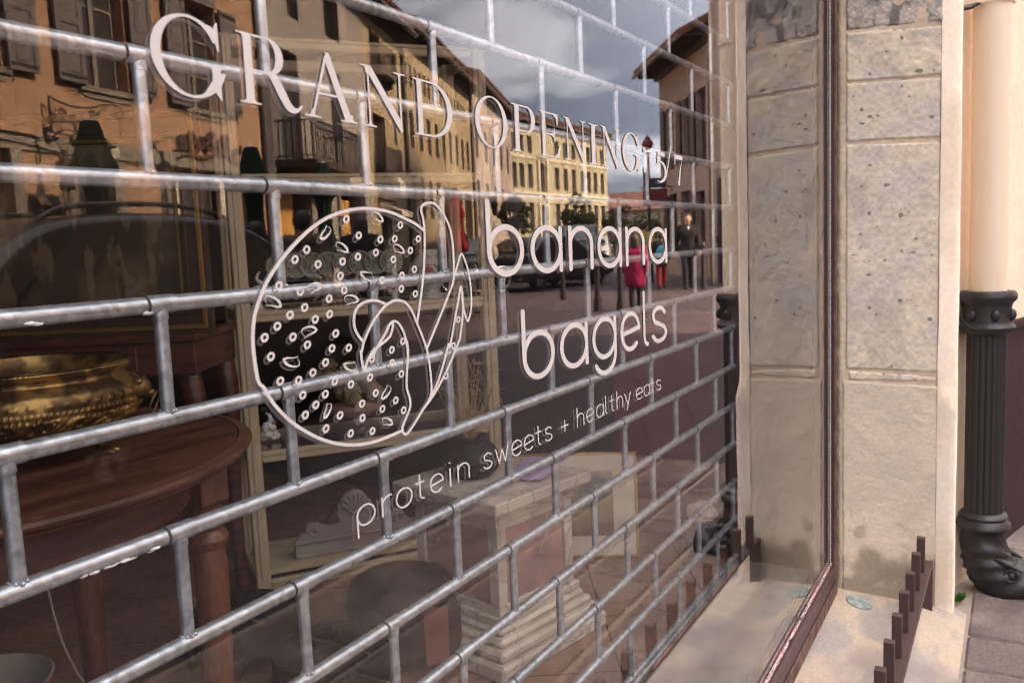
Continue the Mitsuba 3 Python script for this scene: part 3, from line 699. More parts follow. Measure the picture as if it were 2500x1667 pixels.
def P_(): return unary_union([stem(0.11, r1=0), bowl(0.44, 1.0, 0.80)])


def R_():
    leg = stroke([(0.50, 0.50), (0.62, 0.42), (0.74, 0.22), (0.86, 0.04), (1.00, 0.005), (1.10, 0.09)], [0.05, 0.14, 0.155, 0.13, 0.06, 0.025])
    return unary_union([stem(0.11, r1=0), bowl(0.47, 1.0, 0.80), leg])


def A_():
    th = Polygon([(0.50, 1.03), (0.565, 1.03), (1.02, 0.0), (0.865, 0.0), (0.475, 0.90)]); hl = Polygon([(0.475, 0.97), (0.51, 0.93), (0.185, 0.0), (0.14, 0.0)])
    return unary_union([th, hl, sbox(0.29, 0.36, 0.70, 0.395), serif(0.0, 0.33, 0, True, 0.14, 0.185), serif(0.75, 1.14, 0, True, 0.87, 1.02)])


def N_():
    d = Polygon([(0.05, 1.0), (0.24, 1.0), (1.02, 0.16), (1.02, -0.02), (0.98, -0.02), (0.14, 0.90)])
    return unary_union([d, sbox(0.14, 0, 0.178, 0.93), sbox(0.982, 0, 1.02, 1), serif(0.0, 0.32, 0, True, 0.14, 0.178), serif(0.85, 1.17, 1, False, 0.982, 1.02), serif(-0.04, 0.2, 1, False, 0.10, 0.2)])


def E_():
    g = [stem(0.11, r0=0, r1=0), sbox(0.2, 0, 0.84, 0.035), sbox(0.2, 0.965, 0.80, 1.0), sbox(0.2, 0.495, 0.66, 0.53)]
    g += [Polygon([(0.80, 1.0), (0.80, 0.74), (0.775, 0.74), (0.72, 0.90), (0.60, 0.965), (0.6, 1)]), Polygon([(0.84, 0), (0.88, 0.29), (0.855, 0.29), (0.76, 0.10), (0.62, 0.035), (0.6, 0)]), Polygon([(0.66, 0.68), (0.66, 0.345), (0.64, 0.345), (0.60, 0.46), (0.5, 0.495), (0.5, 0.53), (0.60, 0.565), (0.64, 0.68)])]
    return unary_union(g)


def five():
    b = stroke([(0.10, 0.60), (0.30, 0.66), (0.55, 0.60), (0.70, 0.36), (0.60, 0.10), (0.30, -0.02), (0.08, 0.02)], [0.03, 0.05, 0.11, 0.15, 0.12, 0.05, 0.02])
    return unary_union([b, Polygon([(0.10, 0.60), (0.14, 0.60), (0.20, 0.88), (0.16, 1.0)]), Polygon([(0.14, 0.88), (0.62, 0.86), (0.66, 1.0), (0.14, 1.0)])])


def seven():
    return unary_union([Polygon([(0.0, 1.0), (0.72, 1.0), (0.72, 0.96), (0.68, 0.86), (0.06, 0.86), (0.03, 0.68), (0.0, 0.68)]), Polygon([(0.72, 0.98), (0.68, 0.90), (0.42, 0.45), (0.28, 0.0), (0.44, 0.0), (0.50, 0.4)])])


base = lambda x: 117.2 - 0.0142 * x
grand = thing('opening_lettering', 'white serif lettering across the top of the glass, reading GRAND OPENING: 5/7', 'lettering')
for ch, f, a, b, dz0, dz1 in [('letter_g', G_, 393, 457, -1, 55), ('letter_r', R_, 468, 533, 0, 53.5), ('letter_a', A_, 535, 601, 0, 54.5), ('letter_n', N_, 607, 672, -1, 53), ('letter_d', D_, 684, 749, 0, 53), ('letter_o', O_, 792, 859, -1.2, 54.5),
                              ('letter_p', P_, 869, 925, 0, 53.5), ('letter_e', E_, 936, 989, 0, 53.5), ('letter_n', N_, 1000, 1066, -1, 53.5), ('letter_i', lambda: stem(0.11), 1074, 1104, 0, 53.5), ('letter_n', N_, 1114, 1178, -1, 54.5), ('letter_g', G_, 1189, 1257, -1.5, 56),
                              ('colon', None, 0, 0, 0, 0), ('figure_5', five, 1328, 1372, -11, 37.5), ('slash', lambda: Polygon([(0, 0), (0.12, 0), (1, 2), (0.88, 2)]), 1368, 1397, -1, 52), ('figure_7', seven, 1411, 1451, -11, 39)]:
    if f is None: poly = unary_union([ELL(1275, 134.5, 5.2, 4.2), ELL(1276, 103.5, 5.2, 4.2)])
    else:
        z = base((a + b) / 2); poly = fit(f(), a, b, z + dz0, z + dz1)
        poly = affinity.skew(poly, ys=math.degrees(math.atan(-0.0135)), origin=((a + b) / 2, z))
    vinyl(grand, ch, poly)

# --- rounded single-line sans, x-height 1
W = 0.118; RR = (1 - W) / 2


def line(*pts): return LineString(pts).buffer(W / 2, 12)


def arc(cx, cy, r, a0, a1, ry=None, n=40):
    return [(cx + r * math.cos(math.radians(t)), cy + (ry or r) * math.sin(math.radians(t))) for t in np.linspace(a0, a1, n)]


def ringc(cx, cy=0.5): return LineString(arc(cx, cy, RR, 0, 360, n=64)).buffer(W / 2, 12)


def glyph(c):
    h = W / 2
    if c == 'b': return unary_union([line((h, 0.5), (h, 1.40)), ringc(h + RR)])
    if c == 'p': return unary_union([line((h, 0.5), (h, -0.42)), ringc(h + RR)])
    if c == 'a': return unary_union([ringc(h + RR), line((h + 2 * RR, 0.92), (h + 2 * RR, h))])
    if c == 'g': return unary_union([ringc(h + RR), line((h + 2 * RR, 0.92), *arc(h + RR, 0.12, RR, 0, -148))])
    if c == 'o': return ringc(h + RR)
    if c == 'n': return unary_union([line((h, h), (h, 0.94)), line(*arc(h + 0.36, 0.58, 0.36, 180, 0), (h + 0.72, h))])
    if c == 'h': return unary_union([line((h, h), (h, 1.40)), line(*arc(h + 0.36, 0.58, 0.36, 180, 0), (h + 0.72, h))])
    if c == 'r': return unary_union([line((h, h), (h, 0.94)), line(*arc(h + 0.40, 0.54, 0.40, 180, 78))])
    if c == 'e': return line((h + 0.06, 0.46), (h + 2 * RR, 0.56), *arc(h + RR, 0.5, RR, 6, 312))
    if c == 'l': return line((h, 1.40), (h, 0.26), *arc(h + 0.2, 0.26, 0.2, 180, 268))
    if c == 'i': return unary_union([line((h, h), (h, 0.94)), Point(h, 1.27).buffer(W * 0.62)])
    if c == 't': return unary_union([line((0.24, 1.28), (0.24, 0.26), *arc(0.44, 0.26, 0.2, 180, 275)), line((0.0, 0.90), (0.50, 0.90))])
    if c == 's': return line(*[tuple(q) for q in spline([(0.66, 0.80), (0.50, 0.925), (0.28, 0.93), (0.11, 0.80), (0.16, 0.60), (0.40, 0.50), (0.64, 0.38), (0.70, 0.20), (0.52, 0.07), (0.26, 0.065), (0.07, 0.21)], 6)])
    if c == 'w': return line((h, 0.93), (0.30, h), (0.55, 0.80), (0.80, h), (1.05, 0.93))
    if c == 'y': return unary_union([line((h, 0.93), (0.40, 0.05)), line((0.74, 0.93), (0.30, -0.36))])
    if c == '+': return unary_union([line((0.0, 0.5), (0.7, 0.5)), line((0.35, 0.15), (0.35, 0.85))])


def sans(owner, word, xs, bz, xh, slope=-0.0115, x_ref=845, w=None, dx=-0.0012, dz=-0.0020):
    global W, RR
    W0 = W
    if w: W = w; RR = (1 - W) / 2
    for c, (a, b) in zip(word, xs):
        g = glyph(c); lo = g.bounds[1]; hi = g.bounds[3]; z = bz + slope * ((a + b) / 2 - x_ref)
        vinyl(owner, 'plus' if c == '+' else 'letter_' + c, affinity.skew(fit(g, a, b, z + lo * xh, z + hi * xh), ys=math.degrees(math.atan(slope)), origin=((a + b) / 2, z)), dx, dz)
    W = W0; RR = (1 - W) / 2


name = thing('shop_name_lettering', 'large white rounded lettering on the glass, reading banana bagels', 'lettering')
sans(name, 'banana', [(804, 886), (902, 985), (1003, 1078), (1092, 1176), (1191, 1267), (1284, 1366)], -37, 59, w=0.112)
sans(name, 'bagels', [(872, 954), (969, 1052), (1066, 1148), (1163, 1240), (1253, 1274), (1288, 1357)], -164.5, 60, x_ref=905, w=0.112)
tag = thing('tagline_lettering', 'small thin white lettering low on the glass, reading protein sweets + healthy eats', 'lettering')
sans(tag, 'protein', [(566, 592), (601, 617), (622, 648), (653, 668), (677, 701), (711, 714.2), (726, 749)], -244.5, 19.5, -0.004, 570, 0.075, -0.0020, -0.0022)
sans(tag, 'sweets', [(777, 795), (802, 831), (838, 863), (867, 892), (895, 911), (920, 939)], -245.2, 19, -0.004, 780, 0.075, -0.0020, -0.0022)
sans(tag, '+', [(963, 985)], -245.5, 20, 0, 970, 0.075, -0.0020, -0.0022)
sans(tag, 'healthy', [(1010, 1032), (1039, 1064), (1071, 1097), (1102, 1110), (1117, 1133), (1142, 1165), (1171, 1195)], -246, 19, -0.003, 1010, 0.075, -0.0025, -0.0022)
sans(tag, 'eats', [(1216, 1244), (1248, 1274), (1277, 1292), (1302, 1324)], -246.5, 18.5, -0.003, 1216, 0.075, -0.0025, -0.0022)

# --- the drawn logo
logo = thing('bagel_logo', 'white line drawing on the glass of a seeded round bagel with a peeled fruit', 'logo')


def outline(k, w=2.7):
    p = spline(LOGO[k], 6); ls = LineString(p * [1 / 1.25, 1]).buffer(w / 2, 8); return affinity.scale(ls, 1.25, 1, origin=(0, 0))


for k_, w_, nm in [('circle', 2.7, 'round_outline'), ('peel_top', 2.4, 'peel'), ('spike', 2.2, 'peel'), ('seam1', 2.3, 'peel'), ('seam2', 2.4, 'peel'), ('curl', 2.4, 'peel'), ('petal', 2.4, 'peel')]:
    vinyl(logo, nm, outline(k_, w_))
for x, z in LOGO['RINGS']:
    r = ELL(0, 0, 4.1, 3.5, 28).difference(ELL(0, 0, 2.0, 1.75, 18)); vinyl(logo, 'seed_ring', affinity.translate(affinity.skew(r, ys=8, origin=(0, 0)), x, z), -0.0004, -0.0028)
for x0, z0, x1, z1 in LOGO['TEAR']:
    d = np.array([x1 - x0, z1 - z0]); L_ = np.linalg.norm(d); d /= L_; q = np.array([-d[1], d[0]])
    P = lambda s, t: tuple(np.array([x0, z0]) + d * s * L_ + q * t * L_)
    a = stroke([P(0.02, 0.0), P(0.18, -0.16), P(0.55, -0.25), P(0.95, -0.20), P(1.02, -0.02), P(0.85, 0.16)], [1.9, 2.3, 1.6, 0.7, 0.35, 0.25], 6)
    b = stroke([P(0.02, 0.0), P(0.25, 0.10), P(0.62, 0.14), P(0.9, 0.24)], [1.9, 1.4, 0.7, 0.3], 6)
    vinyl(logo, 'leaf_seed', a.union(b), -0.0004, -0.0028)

# ------------------------------------------------------------------ the room behind the glass
struct('inner_sill', box(-1.2, 2.85, 0.046, 0.283, -0.10, -0.002), m_sill)
fl = struct('floor', box(-2.6, 3.30, 0.284, 4.6, -0.12, -0.006), m_grout)
ta, tu = 0.331, math.radians(32.4)
U_ = np.array([math.cos(tu), math.sin(tu)]); V_ = np.array([-math.sin(tu), math.cos(tu)]); O_t = np.array([1.929, 0.347])
clip = sbox(-0.7, 0.287, 3.05, 3.5)
for i in range(-12, 14):
    for j in range(-8, 14):
        o = O_t + U_ * (i * ta + 0.02) + V_ * (j * ta); g = 0.003
        q = Polygon([o + U_ * g + V_ * g, o + U_ * (ta - g) + V_ * g, o + U_ * (ta - g) + V_ * (ta - g), o + U_ * g + V_ * (ta - g)]).intersection(clip)
        if q.area > 0.01:
            m = ext(q, 0.009); m.apply_translation((0, 0, -0.010 + rng.uniform(0, 0.0015))); part(fl, 'tile', m, m_tile)
struct('back_wall', box(-2.6, 3.30, 4.6, 4.75, -0.1, 2.62), m_room)
struct('side_wall', cat_(box(3.05, 3.299, 0.701, 4.6, -0.1, 2.619), box(2.832, 3.049, 0.052, 0.306, -0.1, 2.619), box(3.043, 3.0515, 0.307, 0.7005, -0.1, 2.549)), m_room)
struct('left_wall', box(-2.75, -2.6, -0.34, 4.75, -0.1, 2.62), m_room)
struct('ceiling', box(-2.6, 3.05, 0.302, 4.6, 2.55, 2.615), m_room)


def dirn(a): a = math.radians(a); return np.array([math.cos(a), math.sin(a)])


def place(m, o, a, z=0.0): return mv(m, (o[0], o[1], z), rz=a)


# round table with the brass planter
TB = (0.785, 1.150)
tb = thing('round_table', 'round dark wooden table with a moulded edge behind the grille', 'table')
top = lathe([(0, 0.725), (0.49, 0.725), (0.512, 0.728), (0.520, 0.733), (0.515, 0.738), (0.528, 0.742), (0.531, 0.748), (0.526, 0.753), (0.508, 0.756), (0.504, 0.7535), (0.0, 0.7535)], 96)
part(tb, 'tabletop', mv(top, (TB[0], TB[1], 0)), m_table, 30)
part(tb, 'apron', mv(lathe([(0.40, 0.64), (0.41, 0.64), (0.41, 0.724), (0.40, 0.724)], 64), (TB[0], TB[1], 0)), m_mahog, 30)
legp = [(0, 0), (0.018, 0), (0.022, 0.03), (0.028, 0.06), (0.022, 0.08), (0.030, 0.30), (0.034, 0.48), (0.030, 0.515), (0.036, 0.522), (0.040, 0.535), (0.036, 0.548), (0.028, 0.556), (0.036, 0.562), (0.042, 0.578), (0.036, 0.594), (0.028, 0.60), (0.034, 0.61)]
for x, y in [(1.145, 0.905), (1.135, 1.315), (0.44, 1.45), (0.42, 0.93)]:
    part(tb, 'leg', cat_(mv(lathe(legp, 28), (x, y, 0)), bbox(x - 0.034, x + 0.034, y - 0.034, y + 0.034, 0.61, 0.726, 0.003)), m_legw, 30)

pot = thing('brass_planter', 'embossed old brass planter on paw feet on the round table', 'planter')
PC = (0.882, 1.021)
prof = spline([(0.120, 0.792), (0.148, 0.806), (0.172, 0.830), (0.185, 0.858), (0.182, 0.880), (0.168, 0.893), (0.160, 0.898), (0.160, 0.906), (0.168, 0.911), (0.170, 0.918), (0.166, 0.924)], 8)
th = np.linspace(0, 2 * np.pi, 420)
TH, K = np.meshgrid(th, np.arange(len(prof)), indexing='ij')
R_, Z_ = prof[K, 0].copy(), prof[K, 1].copy()
band = lambda z, c, w: np.exp(-((z - c) / w) ** 4)
fl_ = meshkit.fbm(np.stack([np.cos(TH) * 9, np.sin(TH) * 9, Z_ * 55], -1), 3, 2)
scroll = np.abs(np.sin(TH * 14 + 5 * np.sin(Z_ * 160 + TH * 7))) * band(Z_, 0.828, 0.018)
R_ += 0.0065 * scroll + 0.0045 * (np.abs(np.sin(TH * 60 + Z_ * 900)) ** 1.5) * (band(Z_, 0.853, 0.0035) + band(Z_, 0.842, 0.003)) + 0.0022 * (np.sin(TH * 44) > 0.2) * band(Z_, 0.868, 0.004) + 0.003 * np.abs(np.sin(TH * 70)) * band(Z_, 0.919, 0.003) + 0.005 * (fl_ - 0.5)
bw = grid(R_ * np.cos(TH), R_ * np.sin(TH), Z_); bw.merge_vertices(); bw.fix_normals()
part(pot, 'bowl', mv(cat_(bw, lathe([(0.118, 0.790), (0.0, 0.788)], 40), lathe([(0.160, 0.922), (0.150, 0.90), (0.16, 0.86), (0.10, 0.80), (0, 0.80)], 48)), (PC[0], PC[1], 0)), m_brass, 50)
for a in (-60, 30, 120, 210):
    c, s = math.cos(math.radians(a)), math.sin(math.radians(a)); f = cat_(mv(lathe([(0, 0.766), (0.009, 0.766), (0.012, 0.785), (0.016, 0.80)], 14), (0.118, 0, 0)), *[sph((0.128 + 0.006 * abs(t), 0.009 * t, 0.7605), 0.0075, 2, (1.6, 0.8, 0.8)) for t in (-1, 0, 1)])
    part(pot, 'paw_foot', mv(f, (PC[0], PC[1], 0), rz=a), m_brass, True)
for a in (-52, 128):
    hd = cat_(sph((0.190, 0, 0.868), 0.018, 2, (1, 1, 1.15)), sph((0.205, 0, 0.858), 0.010, 2), sph((0.190, 0.013, 0.882), 0.007, 1), sph((0.190, -0.013, 0.882), 0.007, 1))
    h_ = part(pot, 'mask_handle', mv(hd, (PC[0], PC[1], 0), rz=a), m_brass, True)
    rg = tube([(0.208 + 0.010 * math.sin(t), 0.026 * math.cos(t), 0.836 + 0.026 * math.sin(t)) for t in np.linspace(0, 2 * np.pi, 33)[:-1]], 0.0022, 8, True)
    scene[uniq(h_ + '__ring')] = mikit.ply(mv(rg, (PC[0], PC[1], 0), rz=a), m_brass, True)

# console table and the framed oil painting
CA = -59.6                                        # both stand across the view of the street
cd, cn = dirn(CA), dirn(CA + 90)
cons = thing('console_table', 'red brown console table with a drawer and brass lock plate', 'table')
CO = np.array([1.615, 1.473])                     # its front right corner


def con(x0, x1, y0, y1, z0, z1, r=0.003): return place(bbox(x0, x1, y0, y1, z0, z1, r), CO, CA)


part(cons, 'top', con(-1.25, 0.012, -0.012, 0.36, 0.868, 0.888), m_mahog)
part(cons, 'apron', con(-1.235, 0.0, 0.0, 0.35, 0.775, 0.867), m_mahog)
dwr = part(cons, 'drawer', con(-0.62, -0.16, -0.008, -0.0005, 0.785, 0.858), m_mahog)
scene[dwr + '__lock_plate'] = mikit.ply(con(-0.335, -0.270, -0.0115, -0.0085, 0.808, 0.834, 0.001), m_brass)
scene[dwr + '__knob'] = mikit.ply(place(sph((-0.300, -0.024, 0.820), 0.013, 2), CO, CA), m_blackiron, True)
for x, y in ((-0.03, 0.03), (-0.03, 0.32), (-1.2, 0.03), (-1.2, 0.32)):
    lp = spline([(x, y, 0.775), (x + 0.012, y - 0.004, 0.66), (x + 0.006, y, 0.45), (x - 0.002, y, 0.2), (x + 0.01, y - 0.006, 0.0)], 6)
    part(cons, 'leg', place(tube(lp, np.interp(np.linspace(0, 1, len(lp)), [0, .2, .6, 1], [0.030, 0.032, 0.022, 0.02]), 12), CO, CA), m_mahog, True)
pt = thing('framed_painting', 'dark oil painting in a wide dark frame with a gilt inner line', 'painting')
PO = np.array([1.690, 1.476])


def pnt(x0, x1, y0, y1, z0, z1, r=0.002): return place(bbox(x0, x1, y0, y1, z0, z1, r), PO, CA)


PW, PH, pz = 1.10, 0.62, 0.8885
part(pt, 'canvas', pnt(-PW + 0.085, -0.085, 0.010, 0.020, pz + 0.085, pz + PH - 0.085), m_paint)
fpv = [(0.0, 0.010, m_darkframe), (0.0105, 0.012, m_gilt), (0.023, 0.028, m_darkframe), (0.0515, 0.010, m_darkframe), (0.062, 0.010, m_darkframe), (0.0725, 0.010, m_gilt)]
hgt = [0.012, 0.018, 0.008, 0.016, 0.010, 0.006]
for nm, side in (('frame_bottom', 0), ('frame_top', 1), ('frame_left', 2), ('frame_right', 3)):
    fam = {}
    for (a, w, mt), h in zip(fpv, hgt):
        b = a + w
        e = [(-PW + a, -a, pz + a, pz + b), (-PW + a, -a, pz + PH - b, pz + PH - a), (-PW + a, -PW + b, pz + b, pz + PH - b), (-b, -a, pz + b, pz + PH - b)][side]
        fam.setdefault(mt, []).append(pnt(e[0], e[1], -h, 0.02, e[2], e[3], 0.001))
    kf = part(pt, nm, cat_(*fam[m_darkframe]), m_darkframe)
    scene[kf + '__gilt_line'] = mikit.ply(cat_(*fam[m_gilt]), m_gilt)

# tall cream display cabinet with glass shelves
VO, VA = np.array([1.901, 1.617]), -36.0
cab = thing('display_cabinet', 'tall cream framed display cabinet with glass shelves', 'cabinet')
VW, VD, VH = 0.885, 0.36, 1.775


def vb(x0, x1, y0, y1, z0, z1, r=0.004): return place(bbox(x0, x1, y0, y1, z0, z1, r), VO, VA)


for x in (0, VW - 0.046):
    for y in (0, VD - 0.046):
        part(cab, 'post', cat_(vb(x, x + 0.046, y, y + 0.046, 0.0, VH), vb(x + 0.016, x + 0.030, y - 0.005, y - 0.0005, 0.05, VH - 0.01, 0.002)), m_creamwood)
for z in (0.0, 0.43, 0.885, 1.315, VH - 0.04):
    part(cab, 'rail', cat_(vb(0.0465, VW - 0.0465, 0.003, 0.030, z, z + 0.036), vb(0.0465, VW - 0.0465, -0.003, 0.0025, z + 0.022, z + 0.034, 0.002), vb(0.0465, VW - 0.0465, VD - 0.030, VD - 0.003, z, z + 0.036)), m_creamwood)
    part(cab, 'side_rail', cat_(vb(0.003, 0.030, 0.0465, VD - 0.0465, z, z + 0.036), vb(VW - 0.030, VW - 0.003, 0.0465, VD - 0.0465, z, z + 0.036)), m_creamwood)
    if 0.2 < z < 1.5: part(cab, 'shelf', vb(0.031, VW - 0.031, 0.031, VD - 0.031, z + 0.024, z + 0.034, 0.001), m_thin)
part(cab, 'floor_board', vb(0.031, VW - 0.031, 0.031, VD - 0.031, 0.045, 0.062, 0.002), m_creamwood)


def onV(x, y, z): q = VO + dirn(VA) * x + dirn(VA + 90) * y; return (q[0], q[1], z)


S9, S4 = 0.9195, 0.4645
vs = thing('crest_vase', 'pale round vase with a green wreath and red crest in the cabinet', 'vase')
vc = onV(0.70, 0.17, S9)
part(vs, 'body', mv(lathe([(0.0, 0.0), (0.045, 0.0), (0.047, 0.008), (0.034, 0.020), (0.036, 0.034), (0.060, 0.06), (0.072, 0.09), (0.068, 0.122), (0.045, 0.145), (0.034, 0.155), (0.040, 0.172), (0.036, 0.172), (0.030, 0.15), (0.0, 0.14)], 48), vc), m_porc, 40)
fa = math.degrees(math.atan2(-0.5 - vc[1], -vc[0]))
wr, cr = [], []


def onvase(u, w):
    a = math.radians(fa) + u / 0.072; r = float(np.interp(w, [0.034, 0.06, 0.09, 0.122, 0.145], [0.036, 0.060, 0.072, 0.068, 0.045])) + 0.0008
    return np.array([vc[0] + r * math.cos(a), vc[1] + r * math.sin(a), vc[2] + w])


for s in (-1, 1):
    for t in np.linspace(-1.3, 0.75, 9):
        c0 = (s * 0.036 * math.cos(t), 0.092 + 0.034 * math.sin(t))
        for dl in (-0.6, 0.6):
            d_ = t + s * 0 + math.pi / 2 + dl; e = (c0[0] + s * 0.013 * math.cos(d_), c0[1] + 0.013 * math.sin(d_)); n_ = (0.0035 * math.sin(d_), -s * 0.0035 * math.cos(d_)); md = ((c0[0] + e[0]) / 2, (c0[1] + e[1]) / 2)
            wr.append(trimesh.Trimesh([onvase(*c0), onvase(md[0] + n_[0], md[1] + n_[1]), onvase(*e), onvase(md[0] - n_[0], md[1] - n_[1])], [[0, 1, 2], [0, 2, 3]], process=False))
sh = [(-0.014, 0.108), (0.0, 0.112), (0.014, 0.108), (0.014, 0.09), (0.008, 0.080), (0.0, 0.075), (-0.008, 0.080), (-0.014, 0.09)]
cr.append(trimesh.Trimesh([onvase(0, 0.095)] + [onvase(*p) for p in sh], [[0, i + 1, (i + 1) % 8 + 1] for i in range(8)], process=False))
cr.append(trimesh.Trimesh([onvase(-0.012, 0.114), onvase(-0.012, 0.124), onvase(-0.005, 0.118), onvase(0, 0.126), onvase(0.005, 0.118), onvase(0.012, 0.124), onvase(0.012, 0.114)], [[0, 1, 2], [2, 3, 4], [4, 5, 6], [0, 2, 4], [0, 4, 6]], process=False))
part(vs, 'wreath', cat_(*wr), m_wreath); part(vs, 'crest', cat_(*cr), m_crest)

fb = thing('dried_flower_bunch', 'bunch of dried cream flowers with a salmon edge on the glass shelf', 'flowers')
fc = np.array(onV(0.34, 0.15, S9)); bl = {m_dried: [], m_salmon: []}
for i in range(170):
    p = rng.normal(0, 1, 3) * (0.040, 0.030, 0.026) + (0, 0, 0.052); q = dirn(VA)
    w = fc + (q[0] * p[0] - q[1] * p[1], q[1] * p[0] + q[0] * p[1], max(0.008, p[2]))
    bl[m_salmon if p[0] > 0.028 and p[2] > 0.03 else m_dried].append(sph(w, rng.uniform(0.005, 0.010), 1, (1, 1, 0.8)))
part(fb, 'heads', cat_(*bl[m_dried]), m_dried, False, kind='stuff'); part(fb, 'salmon_heads', cat_(*bl[m_salmon]), m_salmon, False, kind='stuff')
part(fb, 'stems', cat_(*[tube([fc + (0, 0, 0.003), fc + (rng.normal(0, .015), rng.normal(0, .015), 0.03)], 0.002, 5) for _ in range(12)]), m_straw)
rk = solo('plate_rack', cat_(vb(0.155, 0.60, 0.235, 0.262, 1.000, 1.008, 0.002), vb(0.16, 0.17, 0.24, 0.255, S9, 1.0), vb(0.585, 0.595, 0.24, 0.255, S9, 1.0)), m_darkframe, 'narrow dark wooden rack that carries the row of small plates', 'rack')
for i in range(8):
    p = onV(0.18 + i * 0.057, 0.248, 1.055); m = lathe([(0, 0.002), (0.026, 0.001), (0.036, 0.004), (0.046, 0.008), (0.047, 0.006), (0.036, 0.001), (0.026, -0.003), (0, -0.003)], 32)
    k = thing('small_plate', 'small olive patterned plate, ' + ['leftmost', 'second from the left', 'third from the left', 'fourth from the left', 'fourth from the right', 'third from the right', 'second from the right', 'rightmost'][i] + ' of the row on the rack', 'plate', 'small plates in the cabinet')
    part(k, 'dish', mv(m, p, rx=90, rz=VA), m_patt, 30)
    part(k, 'rim_line', mv(tube([(0.0405 * math.cos(t), -0.0125 + 0.003, 0.0405 * math.sin(t)) for t in np.linspace(0, 6.2832, 33)[:-1]], 0.0016, 6, True), p, rz=VA), m_porc)
for lab, x in (('curled pale shell ornament at the left end of the shelf', 0.085), ('curled pale shell ornament to the right of the small plates', 0.655 - 0.11)):
    o = np.array(onV(x, 0.10, S9)); t = np.linspace(0, 9.5, 70); r = 0.030 * np.exp(-0.13 * t)
    c = np.c_[r * np.cos(t), 0.008 * np.sin(t * 0.3), 0.045 + r * np.sin(t)]
    m = cat_(tube(c, 0.013 * np.exp(-0.10 * t), 10), tube(spline([(0.03, 0, 0.045), (0.024, 0, 0.075), (-0.002, 0, 0.10), (0.01, 0, 0.125)], 6), np.linspace(0.013, 0.003, 19), 10), lathe([(0, 0), (0.02, 0), (0.012, 0.01), (0.008, 0.03), (0, 0.035)], 16))
    solo('shell_ornament', mv(m, o, rz=VA), m_porc, lab, 'ornament', True)
gl = thing('glass_globe', 'round glass globe terrarium with dry moss and pink sand', 'terrarium')
gc = np.array(onV(0.40, 0.18, S4))
part(gl, 'bowl', mv(lathe([(0.055, 0.052)] + [(0.138 * math.sin(a), 0.175 - 0.138 * math.cos(a)) for a in np.linspace(0.45, 2.75, 40)], 56), gc), m_thin, True)
part(gl, 'foot', mv(lathe([(0, 0.0), (0.085, 0.0), (0.088, 0.010), (0.060, 0.028), (0.052, 0.05), (0.060, 0.055), (0.0, 0.056)], 48), gc), m_thin, True)
part(gl, 'sand', mv(lathe([(0.0, 0.057), (0.06, 0.057), (0.088, 0.075), (0.098, 0.088), (0.05, 0.098), (0, 0.094)], 40), gc), m_sand, True)
mo = [rough(sph(gc + (rng.normal(0, .044), rng.normal(0, .044), 0.120 + rng.uniform(0, .11)), rng.uniform(0.018, 0.036), 2), 0.014, 60, i) for i in range(26)]
part(gl, 'moss', cat_(*mo), m_moss, True)
jr = thing('glass_jar', 'small round glass jar at the cabinet corner beside the table', 'jar')
jc = np.array(onV(0.09, 0.16, S4))
part(jr, 'body', mv(lathe([(0, 0.001), (0.035, 0.001), (0.052, 0.025), (0.056, 0.055), (0.046, 0.085), (0.030, 0.10), (0.034, 0.112)], 36), jc), m_thin, True)
part(jr, 'contents', cat_(*[mv(sph((0, 0, 0), 0.011, 1), jc + (rng.normal(0, .014), rng.normal(0, .014), 0.018 + 0.013 * (i // 5))) for i in range(18)]), m_paper, kind='stuff')
# carved pediment in the bottom of the cabinet
pr_half = spline([(0.0, 0.212), (0.022, 0.205), (0.040, 0.190), (0.047, 0.172), (0.060, 0.165), (0.058, 0.148), (0.064, 0.135), (0.056, 0.118), (0.058, 0.104), (0.080, 0.099), (0.110, 0.104), (0.140, 0.118), (0.165, 0.114), (0.172, 0.100), (0.178, 0.088), (0.190, 0.085), (0.198, 0.074), (0.212, 0.066)], 4)
pp = [(0.215, 0.0), (0.213, 0.0)] + [tuple(q) for q in pr_half[::-1]] + [(-x, z) for x, z in pr_half[1:]] + [(-0.213, 0.0), (-0.215, 0.0)]
pd = thing('carved_pediment', 'grey carved scrolled pediment with a shell crest in the cabinet bottom', 'carving')
pf = lambda m: place(m, onV(0.355, 0.09, 0)[:2], VA, 0.0625)
part(pd, 'board', pf(upright(Polygon(pp).buffer(0), 0.022, 0.011)), m_carved)
part(pd, 'moulding', pf(cat_(bbox(-0.212, 0.212, -0.019, -0.0115, 0.052, 0.060, 0.002), bbox(-0.212, 0.212, -0.016, -0.0115, 0.004, 0.014, 0.002))), m_carved)
for i, a in enumerate(np.linspace(25, 155, 7)):
    c, s = math.cos(math.radians(a)), math.sin(math.radians(a)); part(pd, 'shell_rib', pf(tube(spline([(0.008 * c, -0.012, 0.120 + 0.008 * s), (0.03 * c, -0.017, 0.140 + 0.030 * s), (0.052 * c, -0.014, 0.145 + 0.056 * s)], 5), np.linspace(0.004, 0.009, 11), 8)), m_carved, True)
for s in (-1, 1):
    t = np.linspace(0, 10, 60); r = 0.020 * np.exp(-0.12 * t)
    part(pd, 'scroll', pf(tube(np.c_[s * (0.150 + r * np.cos(t)), np.full(60, -0.013), 0.088 + r * np.sin(t)], 0.0045 * np.exp(-0.05 * t), 8)), m_carved, True)

# marble pedestal, paper, vase of twigs
PCn, PAn = np.array([2.003, 0.760]), -11.5
pe = thing('marble_pedestal', 'cream marble pedestal with maroon marble panels and a stepped base', 'pedestal')


def pb(h, z0, z1, r=0.004): return place(bbox(-h, h, -h, h, z0, z1, r), PCn, PAn)


